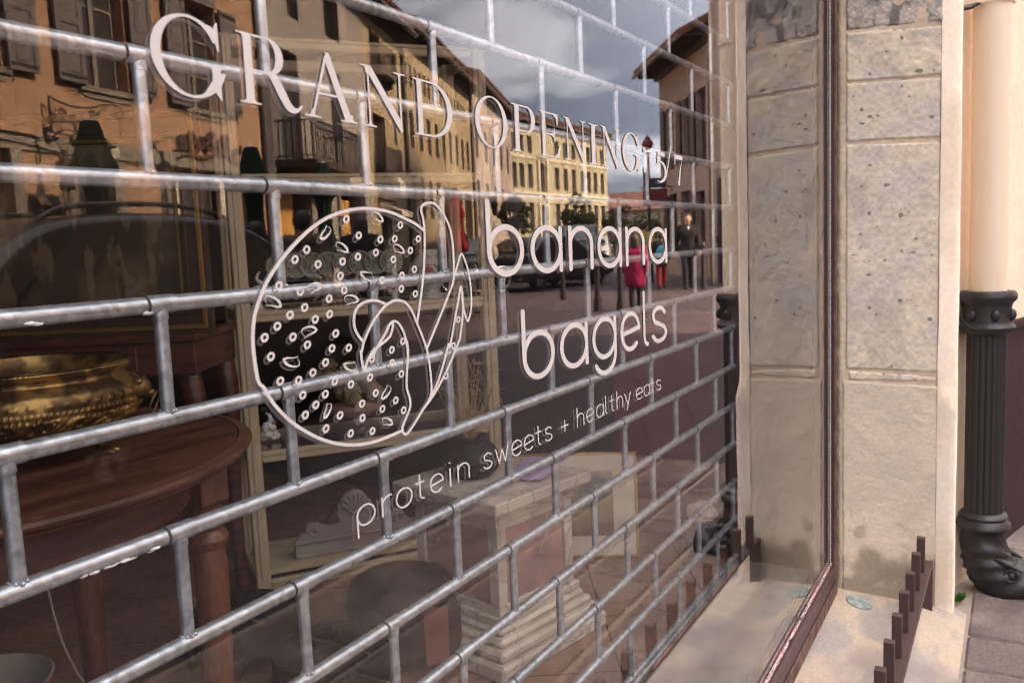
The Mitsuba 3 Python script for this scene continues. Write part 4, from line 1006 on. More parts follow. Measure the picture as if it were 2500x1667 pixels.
part(pe, 'slab', cat_(pb(0.198, 0.425, 0.457, 0.004), pb(0.176, 0.404, 0.4245, 0.005), pb(0.164, 0.388, 0.4035, 0.003)), m_marble)
for i, (h, a, b) in enumerate([(0.222, 0.0, 0.045), (0.208, 0.0455, 0.074), (0.192, 0.0745, 0.096), (0.176, 0.0965, 0.116), (0.168, 0.1165, 0.140)]): part(pe, 'base_step', pb(h, a, b, 0.008 if i < 4 else 0.003), m_marble)
for sx in (-1, 1):
    for sy in (-1, 1): part(pe, 'corner_pilaster', place(bbox(*sorted((sx * 0.156, sx * 0.122)), *sorted((sy * 0.156, sy * 0.122)), 0.1405, 0.3875, 0.002), PCn, PAn), m_marble)
for a in (0, 90, 180, 270):
    part(pe, 'panel', mv(bbox(-0.1215, 0.1215, -0.148, -0.135, 0.165, 0.365, 0.001), (PCn[0], PCn[1], 0), rz=PAn + a), m_rouge)
    part(pe, 'panel_rail', mv(cat_(bbox(-0.1215, 0.1215, -0.154, -0.130, 0.1405, 0.1645, 0.002), bbox(-0.1215, 0.1215, -0.154, -0.130, 0.3655, 0.3875, 0.002)), (PCn[0], PCn[1], 0), rz=PAn + a), m_marble)
uu = np.linspace(-0.5, 0.5, 14); A_u, B_u = np.meshgrid(uu, uu, indexing='ij')
pg = grid(A_u * 0.21, B_u * 0.12, 0.004 + 0.030 * np.clip(A_u + 0.1, 0, 1) ** 2 + 0.018 * np.clip(-B_u - 0.2, 0, 1)); pg2 = pg.copy(); pg2.invert(); pg2.apply_translation((0, 0, -0.0012))
lil = solo('lilac_sheet', place(cat_(pg, pg2), (2.085, 0.665), 8, 0.459), m_lilac, 'curled lilac paper sheet on the marble pedestal', 'paper', True)
tw = thing('twig_vase', 'dark squat vase of dry straw twigs on the marble pedestal', 'vase')
tc = np.array([1.985, 0.815, 0.4575])
part(tw, 'vase', mv(lathe([(0, 0), (0.05, 0), (0.075, 0.02), (0.085, 0.05), (0.07, 0.08), (0.045, 0.10), (0.05, 0.115), (0.04, 0.112), (0.03, 0.09), (0, 0.08)], 40), tc), m_blackiron, 40)
tws = []
for i in range(34):
    a, l = rng.uniform(0, 6.28), rng.uniform(0.10, 0.24); sp_ = rng.uniform(0.02, 0.10)
    e = tc + (sp_ * math.cos(a), sp_ * math.sin(a), 0.09 + l); tws.append(tube(spline([tc + (0, 0, 0.09), (tc + e) / 2 + (rng.normal(0, .008), rng.normal(0, .008), 0.05), e], 3), np.linspace(0.0015, 0.0007, 7), 5))
    for _ in range(3): d = rng.normal(0, 0.016, 3); tws.append(tube([e, e + d], 0.0009, 4))
part(tw, 'twigs', cat_(*tws), m_straw, kind='stuff')

# framed print, maroon board, dark pot
fp_ = thing('framed_print', 'landscape print with a wide cream mount in a thin gilt frame', 'picture')
FA = -64.4; FO = np.array([2.700, 0.610])


def fpb(x0, x1, y0, y1, z0, z1, r=0.001):
    m = bbox(x0, x1, y0, y1, z0, z1, r); m = mv(m, rx=-7.0); return place(m, FO, FA, 0.004)


FW, FH = 0.43, 0.365
part(fp_, 'mount', fpb(-FW + 0.008, -0.008, 0.004, 0.010, 0.008, FH - 0.008), m_mat)
part(fp_, 'print', fpb(-FW + 0.085, -0.085, 0.0025, 0.0036, 0.075, FH - 0.065, 0.0005), m_print)
for nm, e in (('frame_bottom', (-FW, 0, 0, 0.0075)), ('frame_top', (-FW, 0, FH - 0.0075, FH)), ('frame_left', (-FW, -FW + 0.0075, 0.008, FH - 0.008)), ('frame_right', (-0.0075, 0, 0.008, FH - 0.008))):
    part(fp_, nm, fpb(e[0], e[1], 0.0, 0.016, e[2], e[3]), m_gilt)
mb = thing('maroon_counter', 'low maroon painted counter against the side wall by the window end', 'counter')
part(mb, 'front', box(2.955, 3.042, 0.36, 0.80, 0.0, 0.79), m_maroon); part(mb, 'top', bbox(2.935, 3.0425, 0.34, 0.82, 0.7905, 0.815, 0.004), m_mahog)
dp = thing('dark_pot', 'dark round pot with a crumpled pale cloth by the counter', 'pot')
part(dp, 'pot', mv(lathe([(0, 0), (0.05, 0), (0.07, 0.03), (0.078, 0.07), (0.07, 0.11), (0.055, 0.13), (0.062, 0.14), (0.05, 0.138), (0.04, 0.11), (0, 0.1)], 36), (2.86, 0.425, 0)), m_blackiron, 40)
part(dp, 'cloth', rough(sph((2.855, 0.43, 0.135), 0.055, 3, (1, 1, 0.7)), 0.035, 22, 4), m_mat, True)

# things on the floor
st = thing('leather_stool', 'low dark leather stool with a reddish front strip on the tiles', 'stool')
part(st, 'body', place(bbox(-0.13, 0.13, -0.13, 0.13, 0.03, 0.20, 0.03), (1.755, 0.905), -38), m_leather, 30)
part(st, 'cushion', place(mv(sph((0, 0, 0), 0.145, 3, (1, 1, 0.42)), (0, 0, 0.195)), (1.755, 0.905), -38), m_leather, True)
part(st, 'front_strip', place(bbox(0.02, 0.085, -0.137, -0.131, 0.035, 0.185, 0.002), (1.755, 0.905), -38), m_redleather)
for sx in (-1, 1):
    for sy in (-1, 1): part(st, 'foot', place(mv(lathe([(0, 0), (0.014, 0), (0.018, 0.032), (0, 0.032)], 14), (0.09 * sx, 0.09 * sy, 0)), (1.755, 0.905), -38), m_blackiron)


def stove(o, rz, lab):
    k = thing('iron_trivet', lab, 'trivet'); o = (o[0], o[1], 0)
    slots = Point(0, 0).buffer(0.135)
    for a in range(0, 360, 60): slots = slots.difference(affinity.rotate(affinity.translate(affinity.scale(Point(0, 0).buffer(1, 8), 0.042, 0.016), 0.083, 0), a, origin=(0, 0)))
    slots = slots.difference(Point(0, 0).buffer(0.02))
    part(k, 'plate', mv(ext(slots, 0.014), (o[0], o[1], 0.125), rz=rz), m_blackiron)
    part(k, 'skirt', mv(lathe([(0.136, 0.06), (0.142, 0.06), (0.142, 0.142), (0.136, 0.142)], 40), o), m_blackiron, 40)
    for a in (20, 140, 260): c, s = math.cos(math.radians(a)), math.sin(math.radians(a)); part(k, 'leg', tube(spline([(o[0] + 0.13 * c, o[1] + 0.13 * s, 0.08), (o[0] + 0.15 * c, o[1] + 0.15 * s, 0.04), (o[0] + 0.14 * c, o[1] + 0.14 * s, 0.0)], 4), 0.010, 8), m_blackiron, True)


stove((1.565, 1.305), 15, 'black cast iron trivet with leaf slots beside the table legs')
stove((1.50, 0.93), 40, 'black cast iron trivet at the very bottom of the view')
bo = thing('porcelain_bowl', 'white porcelain bowl with red flower sprigs in the bottom left corner', 'bowl')
bc_ = np.array([1.02, 1.58, 0.0])
part(bo, 'body', mv(lathe([(0, 0.004), (0.05, 0.004), (0.052, 0.0), (0.06, 0.0), (0.062, 0.012), (0.11, 0.06), (0.145, 0.115), (0.152, 0.128), (0.147, 0.130), (0.138, 0.115), (0.10, 0.06), (0.055, 0.02), (0, 0.016)], 56), bc_), m_porc, 40)
fls = []
for i in range(26):
    a = rng.uniform(-2.6, -0.2); w = rng.uniform(0.05, 0.105); r = np.interp(w, [0.012, 0.06, 0.115], [0.062, 0.11, 0.145]) + 0.0015; fls.append(sph(bc_ + (r * math.cos(a), r * math.sin(a), w), rng.uniform(0.004, 0.008), 1, (1, 1, 1)))
part(bo, 'sprigs', cat_(*fls), m_crest, True, kind='stuff')
cb = thing('lamp_cord', 'thin pale lamp cord with an inline switch hanging behind the table', 'cord')
cp = spline([(1.12, 1.52, 0.70), (1.10, 1.50, 0.55), (1.13, 1.50, 0.40), (1.15, 1.50, 0.33), (1.17, 1.51, 0.22), (1.20, 1.52, 0.12), (1.26, 1.545, 0.02), (1.36, 1.50, 0.006), (1.46, 1.52, 0.006)], 8)
part(cb, 'wire', tube(cp, 0.0028, 6), m_cable, True); part(cb, 'switch', tube([(1.122, 1.50, 0.445), (1.126, 1.50, 0.432), (1.131, 1.50, 0.40), (1.134, 1.50, 0.388)], [0.006, 0.011, 0.011, 0.006], 10), m_straw, True)

# ------------------------------------------------------------------ the street that the glass mirrors (it lies at y < 0)
class Front:
    """a house front: s runs along it, d out towards the shop, z up"""
    def __init__(self, o, a):
        self.o, self.a = np.array(o, float), a; c, s = math.cos(math.radians(a)), math.sin(math.radians(a)); self.u, self.n = np.array([c, s]), np.array([-s, c])
    def at(self, s, d=0.0): return self.o + self.u * s + self.n * d
    def put(self, m): return mv(m, (self.o[0], self.o[1], 0), rz=self.a)
    def box(self, s0, s1, d0, d1, z0, z1): return self.put(box(s0, s1, d0, d1, z0, z1))
    def wall(self, s0, s1, z0, z1, holes=(), th=0.32):
        p = sbox(s0, z0, s1, z1)
        for h in holes: p = p.difference(sbox(h[0], h[2], h[1], h[3]) if not isinstance(h, Polygon) else h)
        m = upright(p, th, 0.0); return self.put(m)


ROAD = GZ - 0.02


def window(F, house, s0, s1, z0, z1, frame=m_winframe, cols=2, rws=3, depth=-0.16, pane=m_pane, bars=0.045, sill=None, name='window'):
    g = [box(s0, s0 + bars, depth - 0.05, depth, z0, z1), box(s1 - bars, s1, depth - 0.05, depth, z0, z1), box(s0 + bars, s1 - bars, depth - 0.05, depth, z1 - bars, z1), box(s0 + bars, s1 - bars, depth - 0.05, depth, z0, z0 + bars)]
    for i in range(1, cols): x = s0 + (s1 - s0) * i / cols; g.append(box(x - bars * 0.8, x + bars * 0.8, depth - 0.045, depth + 0.006, z0 + bars, z1 - bars))
    for i in range(1, rws):
        z = z0 + (z1 - z0) * i / rws
        for j in range(cols): a = s0 + (s1 - s0) * j / cols; b = s0 + (s1 - s0) * (j + 1) / cols; g.append(box(a + bars, b - bars, depth - 0.04, depth - 0.004, z - bars * 0.35, z + bars * 0.35))
    k = part(house, name, F.put(cat_(*g)), frame)
    scene[k + '__pane'] = mikit.ply(F.box(s0 + 0.01, s1 - 0.01, depth - 0.028, depth - 0.022, z0 + 0.01, z1 - 0.01), pane)
    if sill: scene[k + '__sill'] = mikit.ply(F.box(s0 - 0.07, s1 + 0.07, -0.2, 0.06, z0 - 0.09, z0 - 0.001), sill)
    return k


def shutter_leaf(F, house, s0, s1, z0, z1, d=0.05, mat=m_shut, open_deg=0.0, hinge=None):
    w = s1 - s0; b = 0.07
    g = [box(0, b, 0, 0.04, z0, z1), box(w - b, w, 0, 0.04, z0, z1)]
    zs = [z0, z0 + (z1 - z0) * 0.46, z1]
    for z in (z0, zs[1] - b / 2, z1 - b): g.append(box(b, w - b, 0, 0.04, z, z + b))
    g.append(box(b, w - b, 0.008, 0.026, z0 + b, z1 - b))
    for za, zb in zip(zs[:-1], zs[1:]): g.append(box(b + 0.04, w - b - 0.04, 0.026, 0.034, za + b + 0.05, zb - b - 0.05))
    m = cat_(*g)
    if open_deg:
        if hinge == 'r': m = mv(mv(m, (-w, 0, 0)), rz=-open_deg); m = mv(m, (w, 0, 0))
        else: m = mv(m, rz=open_deg)
    k = part(house, 'shutter', F.put(mv(m, (s0, d, 0))), mat)
    scene[k + '__strap'] = mikit.ply(F.put(cat_(box(s0 + 0.02, s1 - 0.02, d + 0.0405, d + 0.047, z0 + 0.05, z0 + 0.085), box(s0 + 0.02, s1 - 0.02, d + 0.0405, d + 0.047, z1 - 0.085, z1 - 0.05))), m_iron)
    return k


def roof(F, house, s0, s1, ze, depth=8.0, over=0.42, pitch=0.32, th=0.12):
    """pantiled slope with a wooden soffit"""
    a = np.array([(over, ze - over * pitch * 0.4), (-depth, ze + depth * pitch)])
    sl = Polygon([(over, a[0, 1]), (-depth, a[1, 1]), (-depth, a[1, 1] + th), (over, a[0, 1] + th)])
    m = ext(sl, s1 - s0); m.apply_transform(np.array([[0, 0, 1, s0], [1, 0, 0, 0], [0, 1, 0, 0], [0, 0, 0, 1.0]]))
    k = part(house, 'roof', F.put(m), m_rooft)
    ts = []
    n = int((s1 - s0) / 0.24)
    for i in range(n):
        s = s0 + 0.12 + i * 0.24; ts.append(F.put(tube([(s, over + 0.05, a[0, 1] + th + 0.02), (s, -depth, a[1, 1] + th + 0.02)], 0.075, 7)))
    scene[k + '__tile_row'] = mikit.ply(cat_(*ts), m_rooft); labels[k + '__tile_row'] = {'kind': 'stuff'}
    scene[k + '__soffit'] = mikit.ply(F.put(cat_(box(s0, s1, 0.0, over - 0.02, ze - 0.16, ze - 0.135), box(s0, s1, 0.0, 0.16, ze - 0.34, ze - 0.162), *[box(s - 0.05, s + 0.05, 0.161, over - 0.06, ze - 0.26, ze - 0.165) for s in np.arange(s0 + 0.2, s1, 0.55)])), m_eave)
    scene[k + '__gutter'] = mikit.ply(F.put(tube([(s0, over + 0.06, ze - 0.17), (s1, over + 0.06, ze - 0.17)], 0.065, 10)), m_lead)
    return k


def body(F, house, s0, s1, ze, depth=8.0, mat=m_pink):
    part(house, 'side_wall', F.box(s0, s0 + 0.25, -depth, -0.321, ROAD, ze), mat); part(house, 'side_wall', F.box(s1 - 0.25, s1, -depth, -0.321, ROAD, ze), mat)
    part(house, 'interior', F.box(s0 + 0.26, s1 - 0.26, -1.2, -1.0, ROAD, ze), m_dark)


# --- orange house
FO_ = Front((10.29, -10.42), -13.1)
oh = thing('orange_house', 'orange rendered house with grey shutters and a stone shop front', 'house')
wins = [(-5.42, -4.62, 3.30, 4.87), (-3.42, -2.62, 3.30, 4.87), (-1.40, -0.61, 3.30, 4.87), (-7.45, -6.65, 3.30, 4.87)]
shops = [(-3.70, -3.08, ROAD, 2.40), (-1.97, -0.05, ROAD, 2.39), (-6.4, -4.66, ROAD, 2.40)]
part(oh, 'wall', FO_.wall(-9.0, 0.47, ROAD, 6.6, wins + shops), m_orange)
body(FO_, oh, -9.0, 0.47, 6.6, mat=m_orange); roof(FO_, oh, -9.2, 0.45, 6.75)
for w in wins:
    window(FO_, oh, *w, cols=2, rws=3); s0, s1, z0, z1 = w
    part(oh, 'sill', FO_.put(mv(ext(Polygon([(s0 - 0.10, 0.06), (s0 + 0.0, -0.06), (s1 + 0.0, -0.06), (s1 + 0.04, 0.06)]), 0.001), (0, 0, 0)).apply_scale(1)) if False else FO_.put(cat_(box(s0 - 0.10, s1 + 0.10, 0.001, 0.055, z0 - 0.075, z0 - 0.005), upright(Polygon([(s0 - 0.10, z0 - 0.076), (s1 + 0.10, z0 - 0.076), (s1 + 0.02, z0 - 0.15), (s0 + 0.06, z0 - 0.15), (s0 - 0.04, z0 - 0.12)]), 0.02, 0.022))), m_trim)
    part(oh, 'lintel', FO_.box(s0 - 0.04, s1 + 0.04, 0.001, 0.03, z1 + 0.001, z1 + 0.15), m_shut)
    shutter_leaf(FO_, oh, s0 - 0.45, s0 - 0.02, z0 - 0.01, z1); shutter_leaf(FO_, oh, s1 + 0.03, s1 + 0.46, z0 - 0.01, z1)
    for sx in (s0 - 0.12, s1 + 0.12): part(oh, 'shutter_catch', FO_.put(tube([(sx, 0.0, z0 - 0.14), (sx, 0.10, z0 - 0.02), (sx - 0.16, 0.10, z0 - 0.035)], 0.008, 6)), m_iron)
part(oh, 'stone_band', cat_(FO_.put(upright(Polygon([(-7.2, 2.405), (-2.15, 2.405), (-2.15, 2.56), (-2.92, 2.62), (-4.70, 2.59), (-7.2, 2.58)]), 0.03, 0.031)), FO_.put(upright(Polygon([(-2.14, 2.395), (0.05, 2.395), (0.05, 2.50), (-0.30, 2.53), (-0.75, 2.68), (-1.10, 2.60), (-1.60, 2.62), (-2.14, 2.60)]), 0.03, 0.031))), m_trim)
part(oh, 'stone_jamb', cat_(*[FO_.box(a, b, 0.001, 0.035, ROAD, 2.404) for a, b in ((-4.655, -4.50), (-3.93, -3.705), (-3.075, -2.86), (-2.15, -1.975), (-0.045, 0.10))]), m_trim)
for w in shops:
    s0, s1, z0, z1 = w; n = 3 if s1 - s0 > 1 else 1
    k = part(oh, 'shop_door', FO_.put(cat_(box(s0 + 0.01, s1 - 0.01, -0.30, -0.26, z1 - 0.08, z1), *[box(s0 + (s1 - s0) * i / n - 0.03, s0 + (s1 - s0) * i / n + 0.03, -0.30, -0.26, z0, z1 - 0.08) for i in range(1, n)], box(s0 + 0.01, s0 + 0.08, -0.30, -0.26, z0, z1 - 0.08), box(s1 - 0.08, s1 - 0.01, -0.30, -0.26, z0, z1 - 0.08), box(s0 + 0.08, s1 - 0.08, -0.29, -0.27, z0, z0 + 0.45))), m_shut2)
    scene[k + '__pane'] = mikit.ply(FO_.box(s0 + 0.02, s1 - 0.02, -0.284, -0.280, z0 + 0.45, z1 - 0.02), m_pane)
part(oh, 'cream_door_post', FO_.put(cat_(box(-0.62, -0.50, -0.20, -0.12, ROAD, 2.385), box(-1.62, -1.56, -0.22, -0.16, ROAD, 2.385))), m_creamtrim)
part(oh, 'drain_pipe', cat_(*[FO_.put(tube([(s, 0.06, 6.5), (s, 0.06, GZ)], r, 10)) for s, r in ((0.50, 0.05), (0.585, 0.045), (0.67, 0.04))]), m_lead, True)
part(oh, 'wall_cable', cat_(FO_.put(tube(spline([(-7.0, 0.05, 2.62), (-4.5, 0.05, 2.585), (-4.30, 0.05, 2.50), (-4.26, 0.05, 2.40), (-4.27, 0.05, 2.27)], 6), 0.012, 5)), FO_.put(tube(spline([(-7.0, 0.045, 2.56), (-4.7, 0.045, 2.49), (-3.7, 0.045, 2.40), (-2.0, 0.045, 2.40), (-1.2, 0.045, 2.385), (0.2, 0.045, 2.41)], 6), 0.008, 5)), FO_.put(tube([(-4.16, 0.05, 2.60), (-3.95, 0.05, 2.585)], 0.01, 5)), FO_.put(tube([(-2.12, 0.05, 2.60), (-2.11, 0.05, 1.7)], 0.014, 5))), m_iron, True)

br = thing('hanging_sign_bracket', 'scrolled wrought iron sign bracket on the orange house', 'sign bracket')
BX = -4.10


def fbr(pts, r): return FO_.put(tube(pts, r, 7))


P3 = lambda l: [(BX + 0.02 * 0, d, z) for d, z in l]
# the arm reaches along the wall in the mirror's view: it swings a little out from the front
arm = lambda l: [(BX + x, 0.10 + 0.28 * x, z) for x, z in l]
part(br, 'upper_bar', fbr(spline(arm([(0.0, 3.05), (0.20, 2.975), (0.45, 2.965), (0.66, 3.02), (0.82, 3.035), (0.91, 2.97), (0.90, 2.90), (0.83, 2.87), (0.80, 2.92), (0.84, 2.95)]), 8), 0.011), m_iron, True)
part(br, 'lower_bar', fbr(spline(arm([(0.02, 2.76), (0.20, 2.77), (0.42, 2.81), (0.56, 2.90), (0.70, 3.01)]), 8), 0.011), m_iron, True)
for cx, cz_, r0, sgn in ((0.14, 2.88, 0.055, 1), (0.27, 2.83, 0.045, -1), (0.50, 2.91, 0.045, 1), (0.58, 2.89, 0.03, -1), (0.10, 2.83, 0.10, 1)):
    t = np.linspace(0, 8.5, 50); r = r0 * np.exp(-0.16 * t); part(br, 'scroll', fbr(arm(list(zip(cx + sgn * r * np.cos(t), cz_ + r * np.sin(t)))), 0.008), m_iron, True)
part(br, 'back_plate', cat_(fbr(arm([(0.0, 3.06), (0.0, 2.62)]), 0.014), FO_.box(BX - 0.03, BX + 0.03, 0.0, 0.09, 2.64, 2.70)), m_iron)
for x, zt, zb in ((0.50, 2.80, 2.55), (0.86, 2.87, 2.62)):
    part(br, 'chain', cat_(*[fbr(arm([(x + 0.008 * math.cos(t) * (i % 2), zt - 0.022 - i * 0.034 + 0.02 * math.sin(t)) for t in np.linspace(0, 6.283, 13)[:-1]] if i % 2 else [(x, zt - 0.004 - i * 0.034), (x, zt - 0.04 - i * 0.034)]), 0.005) for i in range(int((zt - zb) / 0.034))]), m_iron)


def wall_lamp(s, z, lab):
    k = thing('wall_lamp', lab, 'lamp')
    part(k, 'base', FO_.put(sph((s, 0.03, z), 0.055, 2, (1, 1, 1))), m_iron, True)
    part(k, 'arm', FO_.put(tube(spline([(s, 0.05, z), (s + 0.10, 0.16, z + 0.10), (s + 0.22, 0.26, z + 0.09), (s + 0.26, 0.30, z)], 6), 0.010, 7)), m_iron, True)
    part(k, 'shade', FO_.put(mv(lathe([(0.015, 0.05), (0.03, 0.03), (0.04, 0.0), (0.13, -0.05), (0.125, -0.052), (0.035, -0.01), (0.0, 0.02)], 24), (s + 0.26, 0.30, z - 0.03))), m_iron, 30)
    part(k, 'bulb', FO_.put(sph((s + 0.26, 0.30, z - 0.085), 0.035, 2)), m_thin, True)


wall_lamp(-4.10, 2.56, 'round backed iron wall lamp below the scrolled bracket'); wall_lamp(-3.72, 2.58, 'swan neck iron wall lamp right of the scrolled bracket'); wall_lamp(-2.30, 2.66, 'swan neck iron wall lamp beside the brown sign letters')
sg = thing('sign_letters', 'brown raised wavy letters on the orange wall, reading les Passage', 'sign')


def flip(m):                                       # the word reads from the street: along -s
    m.apply_transform(np.diag([-1.0, 1, 1, 1])); m.invert(); return m


def letter(pts_list, w, s, z, sc, lab):
    p = unary_union([LineString(spline(q, 6) if len(q) > 2 else q).buffer(w / 2, 6) for q in pts_list]); p = affinity.translate(affinity.scale(p, sc, sc, origin=(0, 0)), 0, 0)
    m = upright(p, 0.05, 0.0); m = mv(m, rz=180); m = mv(m, (s, 0.03, z)); part(sg, lab, FO_.put(m), m_signbrown)


sP = [[(0.0, 0.0), (0.0, 1.0)], [(0.0, 0.95), (0.35, 1.0), (0.52, 0.78), (0.34, 0.55), (0.02, 0.52)]]
sa = [[(0.5, 0.55), (0.25, 0.66), (0.02, 0.38), (0.16, 0.05), (0.42, 0.12), (0.5, 0.5), (0.5, 0.0)]]
ss = [[(0.46, 0.60), (0.25, 0.68), (0.08, 0.54), (0.25, 0.36), (0.44, 0.18), (0.25, 0.0), (0.02, 0.10)]]
sg_ = [[(0.5, 0.55), (0.25, 0.66), (0.02, 0.38), (0.16, 0.08), (0.42, 0.15), (0.5, 0.55), (0.48, -0.15), (0.25, -0.32), (0.02, -0.22)]]
se = [[(0.04, 0.34), (0.46, 0.38), (0.40, 0.62), (0.18, 0.64), (0.03, 0.36), (0.15, 0.05), (0.46, 0.08)]]
sl = [[(0.0, 0.0), (0.02, 1.0)]]
for pl, s, z, sc, lb in ((sP, -0.58, 2.70, 0.20, 'letter_p'), (sa, -0.72, 2.715, 0.19, 'letter_a'), (ss, -0.88, 2.765, 0.24, 'letter_s'), (ss, -1.02, 2.70, 0.22, 'letter_s'), (sa, -1.20, 2.70, 0.20, 'letter_a'), (sg_, -1.38, 2.73, 0.22, 'letter_g'), (se, -1.60, 2.665, 0.22, 'letter_e')):
    letter(pl, 0.15, s, z, sc * 1.25, lb)
for pl, s, z, sc, lb in ((sl, -0.235, 2.70, 0.11, 'letter_l'), (se, -0.27, 2.69, 0.11, 'letter_e'), (ss, -0.34, 2.68, 0.11, 'letter_s')): letter(pl, 0.15, s, z, sc * 1.2, lb)
for i, q in enumerate(([(-1.80, 2.53), (-1.55, 2.60), (-1.25, 2.57), (-0.95, 2.64), (-0.68, 2.69), (-0.48, 2.63), (-0.30, 2.57)], [(-0.80, 2.66), (-0.62, 2.66), (-0.42, 2.56), (-0.22, 2.53)])):
    sw_ = stroke(q, [0.02, 0.04, 0.05, 0.045, 0.03, 0.02], 8); part(sg, 'flourish', FO_.put(upright(sw_, 0.03, 0.075)), m_signbrown)
npl = thing('number_plate', 'small white house number plate on the stone band, reading 15', 'number plate')
part(npl, 'plate', FO_.box(-3.085, -2.955, 0.032, 0.045, 2.43, 2.56), m_paper)
tm_ = meshkit.text_mesh('15', 0.065, 0.004); tm_.apply_transform(XZ); c_ = tm_.bounds.mean(0); tm_.apply_translation(-c_); part(npl, 'figures', FO_.put(mv(mv(tm_, rz=180), (-3.02, 0.048, 2.495))), m_lead)
mbd = thing('menu_box', 'dark roofed notice box with blue and green cards on the orange wall', 'notice box')
part(mbd, 'box', FO_.put(cat_(box(-4.41, -4.38, 0.02, 0.14, 1.55, 1.83), box(-4.06, -4.03, 0.02, 0.14, 1.55, 1.83), box(-4.38, -4.06, 0.02, 0.035, 1.55, 1.83))), m_shut2)
part(mbd, 'roof', FO_.put(cat_(mv(box(-4.45, -3.99, 0.0, 0.12, -0.012, 0.012), (0, 0.02, 1.90), rx=-22), mv(box(-4.45, -3.99, 0.0, 0.10, -0.012, 0.012), (0, 0.13, 1.855), rx=-60))), m_shut2)
part(mbd, 'blue_card', FO_.box(-4.37, -4.23, 0.036, 0.042, 1.58, 1.74), m_blue); part(mbd, 'green_card', FO_.box(-4.20, -4.07, 0.036, 0.042, 1.58, 1.74), m_mustard)


def parasol(x, y, ztop, r, mat, lab, cap=True, low=0.9):
    """closed parasol on its pole: folded canopy tied at the waist"""
    k = thing('closed_parasol', lab, 'parasol')
    n = 60; zs = np.linspace(0, 1, 26); a = np.linspace(0, 2 * np.pi, n)
    A, Zn = np.meshgrid(a, zs, indexing='ij'); w = np.interp(Zn, [0, 0.02, 0.10, 0.30, 0.42, 0.62, 0.9, 1.0], [0.75, 0.95, 1.0, 0.72, 0.50, 0.78, 0.30, 0.18])
    rr = r * w * (1 + 0.16 * np.sin(A * 8 + 2 * Zn)); H = (ztop - low)
    g = grid(x + rr * np.cos(A), y + rr * np.sin(A), low + H * Zn); g.merge_vertices(); g.fix_normals(); part(k, 'canopy', g, mat, 50)
    part(k, 'pole', tube([(x, y, GZ), (x, y, ztop + 0.02)], 0.022, 10), m_lead, True)
    part(k, 'finial', mv(lathe([(0, 0.05), (0.05, 0.04), (r * 0.30, 0.0), (r * 0.30, -0.02), (0, -0.02)], 24), (x, y, ztop)), m_white if cap else mat, True)
    part(k, 'foot', mv(lathe([(0, 0.06), (0.1, 0.06), (0.22, 0.02), (0.22, 0), (0, 0)], 24), (x, y, GZ)), m_iron, True)


def umbrella_head(x, y, lab, ztop=2.33, r=0.19):
    k = thing('closed_parasol', lab, 'parasol', None)
    prof = [(0.055, ztop), (0.075, ztop - 0.01), (0.10, ztop - 0.10), (0.155, ztop - 0.30), (0.20, ztop - 0.42), (0.12, ztop - 0.50), (0.095, ztop - 0.62), (0.09, ztop - 0.80), (0.11, ztop - 1.0), (0.20, ztop - 1.25), (0.21, ztop - 1.45), (0.08, ztop - 1.47)]
    p = spline(prof, 3); a = np.linspace(0, 2 * np.pi, 65); A, K = np.meshgrid(a, np.arange(len(p)), indexing='ij'); rr = p[K, 0] * (1 + 0.10 * np.sin(A * 8)); g = grid(x + rr * np.cos(A), y + rr * np.sin(A), p[K, 1]); g.merge_vertices(); g.fix_normals()
    part(k, 'canopy', g, m_green, 50); part(k, 'pole', tube([(x, y, GZ), (x, y, ztop)], 0.022, 10), m_lead, True)
    part(k, 'cap', mv(lathe([(0, 0.022), (0.05, 0.016), (0.062, 0.0), (0.0, 0.0)], 24), (x, y, ztop + 0.002)), m_white, True)
    part(k, 'foot', mv(lathe([(0, 0.06), (0.1, 0.06), (0.22, 0.02), (0.22, 0), (0, 0)], 24), (x, y, GZ)), m_iron, True)


umbrella_head(4.92, -6.64, 'closed dark green parasol nearest the wall lamps, with a white cap')
umbrella_head(7.34, -7.22, 'closed dark green parasol with a white cap under the brown sign letters')
umbrella_head(9.35, -7.97, 'closed dark green parasol with a white cap before the grey house balcony')
parasol(*FO_.at(-4.20, 0.35), 2.36, 0.085, m_browncanvas, 'closed slim brown parasol against the orange wall above the notice box', False, 1.94)
parasol(16.37, -10.44, 2.35, 0.24, m_redcanvas, 'closed bright red parasol on the cafe terrace', False, 0.95); parasol(16.76, -10.24 + 0.35, 2.25, 0.21, m_beige, 'closed beige parasol right of the red one', False, 0.75)

# --- grey house, ochre house, long terrace, brown house: one line of fronts
GA = -22.24
G0 = FO_.at(0.48) + 0.0
FG = Front(G0, GA)
gh = thing('grey_house', 'tall grey rendered house with an iron balcony and barred windows', 'house')
gw = [(1.53, 2.07, 5.41, 6.35), (3.50, 4.40, 5.50, 6.42), (3.60, 4.25, 3.39, 4.80)]
gd = [(0.45, 1.85, 2.72, 4.76), (0.15, 1.95, ROAD, 2.36), (3.70, 5.35, ROAD, 2.40)]
part(gh, 'wall', FG.wall(0.02, 5.98, ROAD, 6.85, gw + gd), m_grey); body(FG, gh, 0.02, 5.98, 6.85, mat=m_grey); roof(FG, gh, 0.0, 6.05, 7.0)
for i, w in enumerate(gw):
    window(FG, gh, *w, cols=2, rws=2, frame=m_shut2)
    if i < 2: part(gh, 'window_bar', FG.put(cat_(*[box(x - 0.012, x + 0.012, -0.03, -0.006, w[2], w[3]) for x in np.arange(w[0] + 0.08, w[1], 0.13)])), m_iron)
window(FG, gh, 0.45, 1.85, 2.72, 4.76, cols=2, rws=3, frame=m_shut2, name='balcony_door'); part(gh, 'cream_shutter', FG.put(box(0.50, 1.05, -0.12, -0.08, 2.74, 4.5)), m_shut)


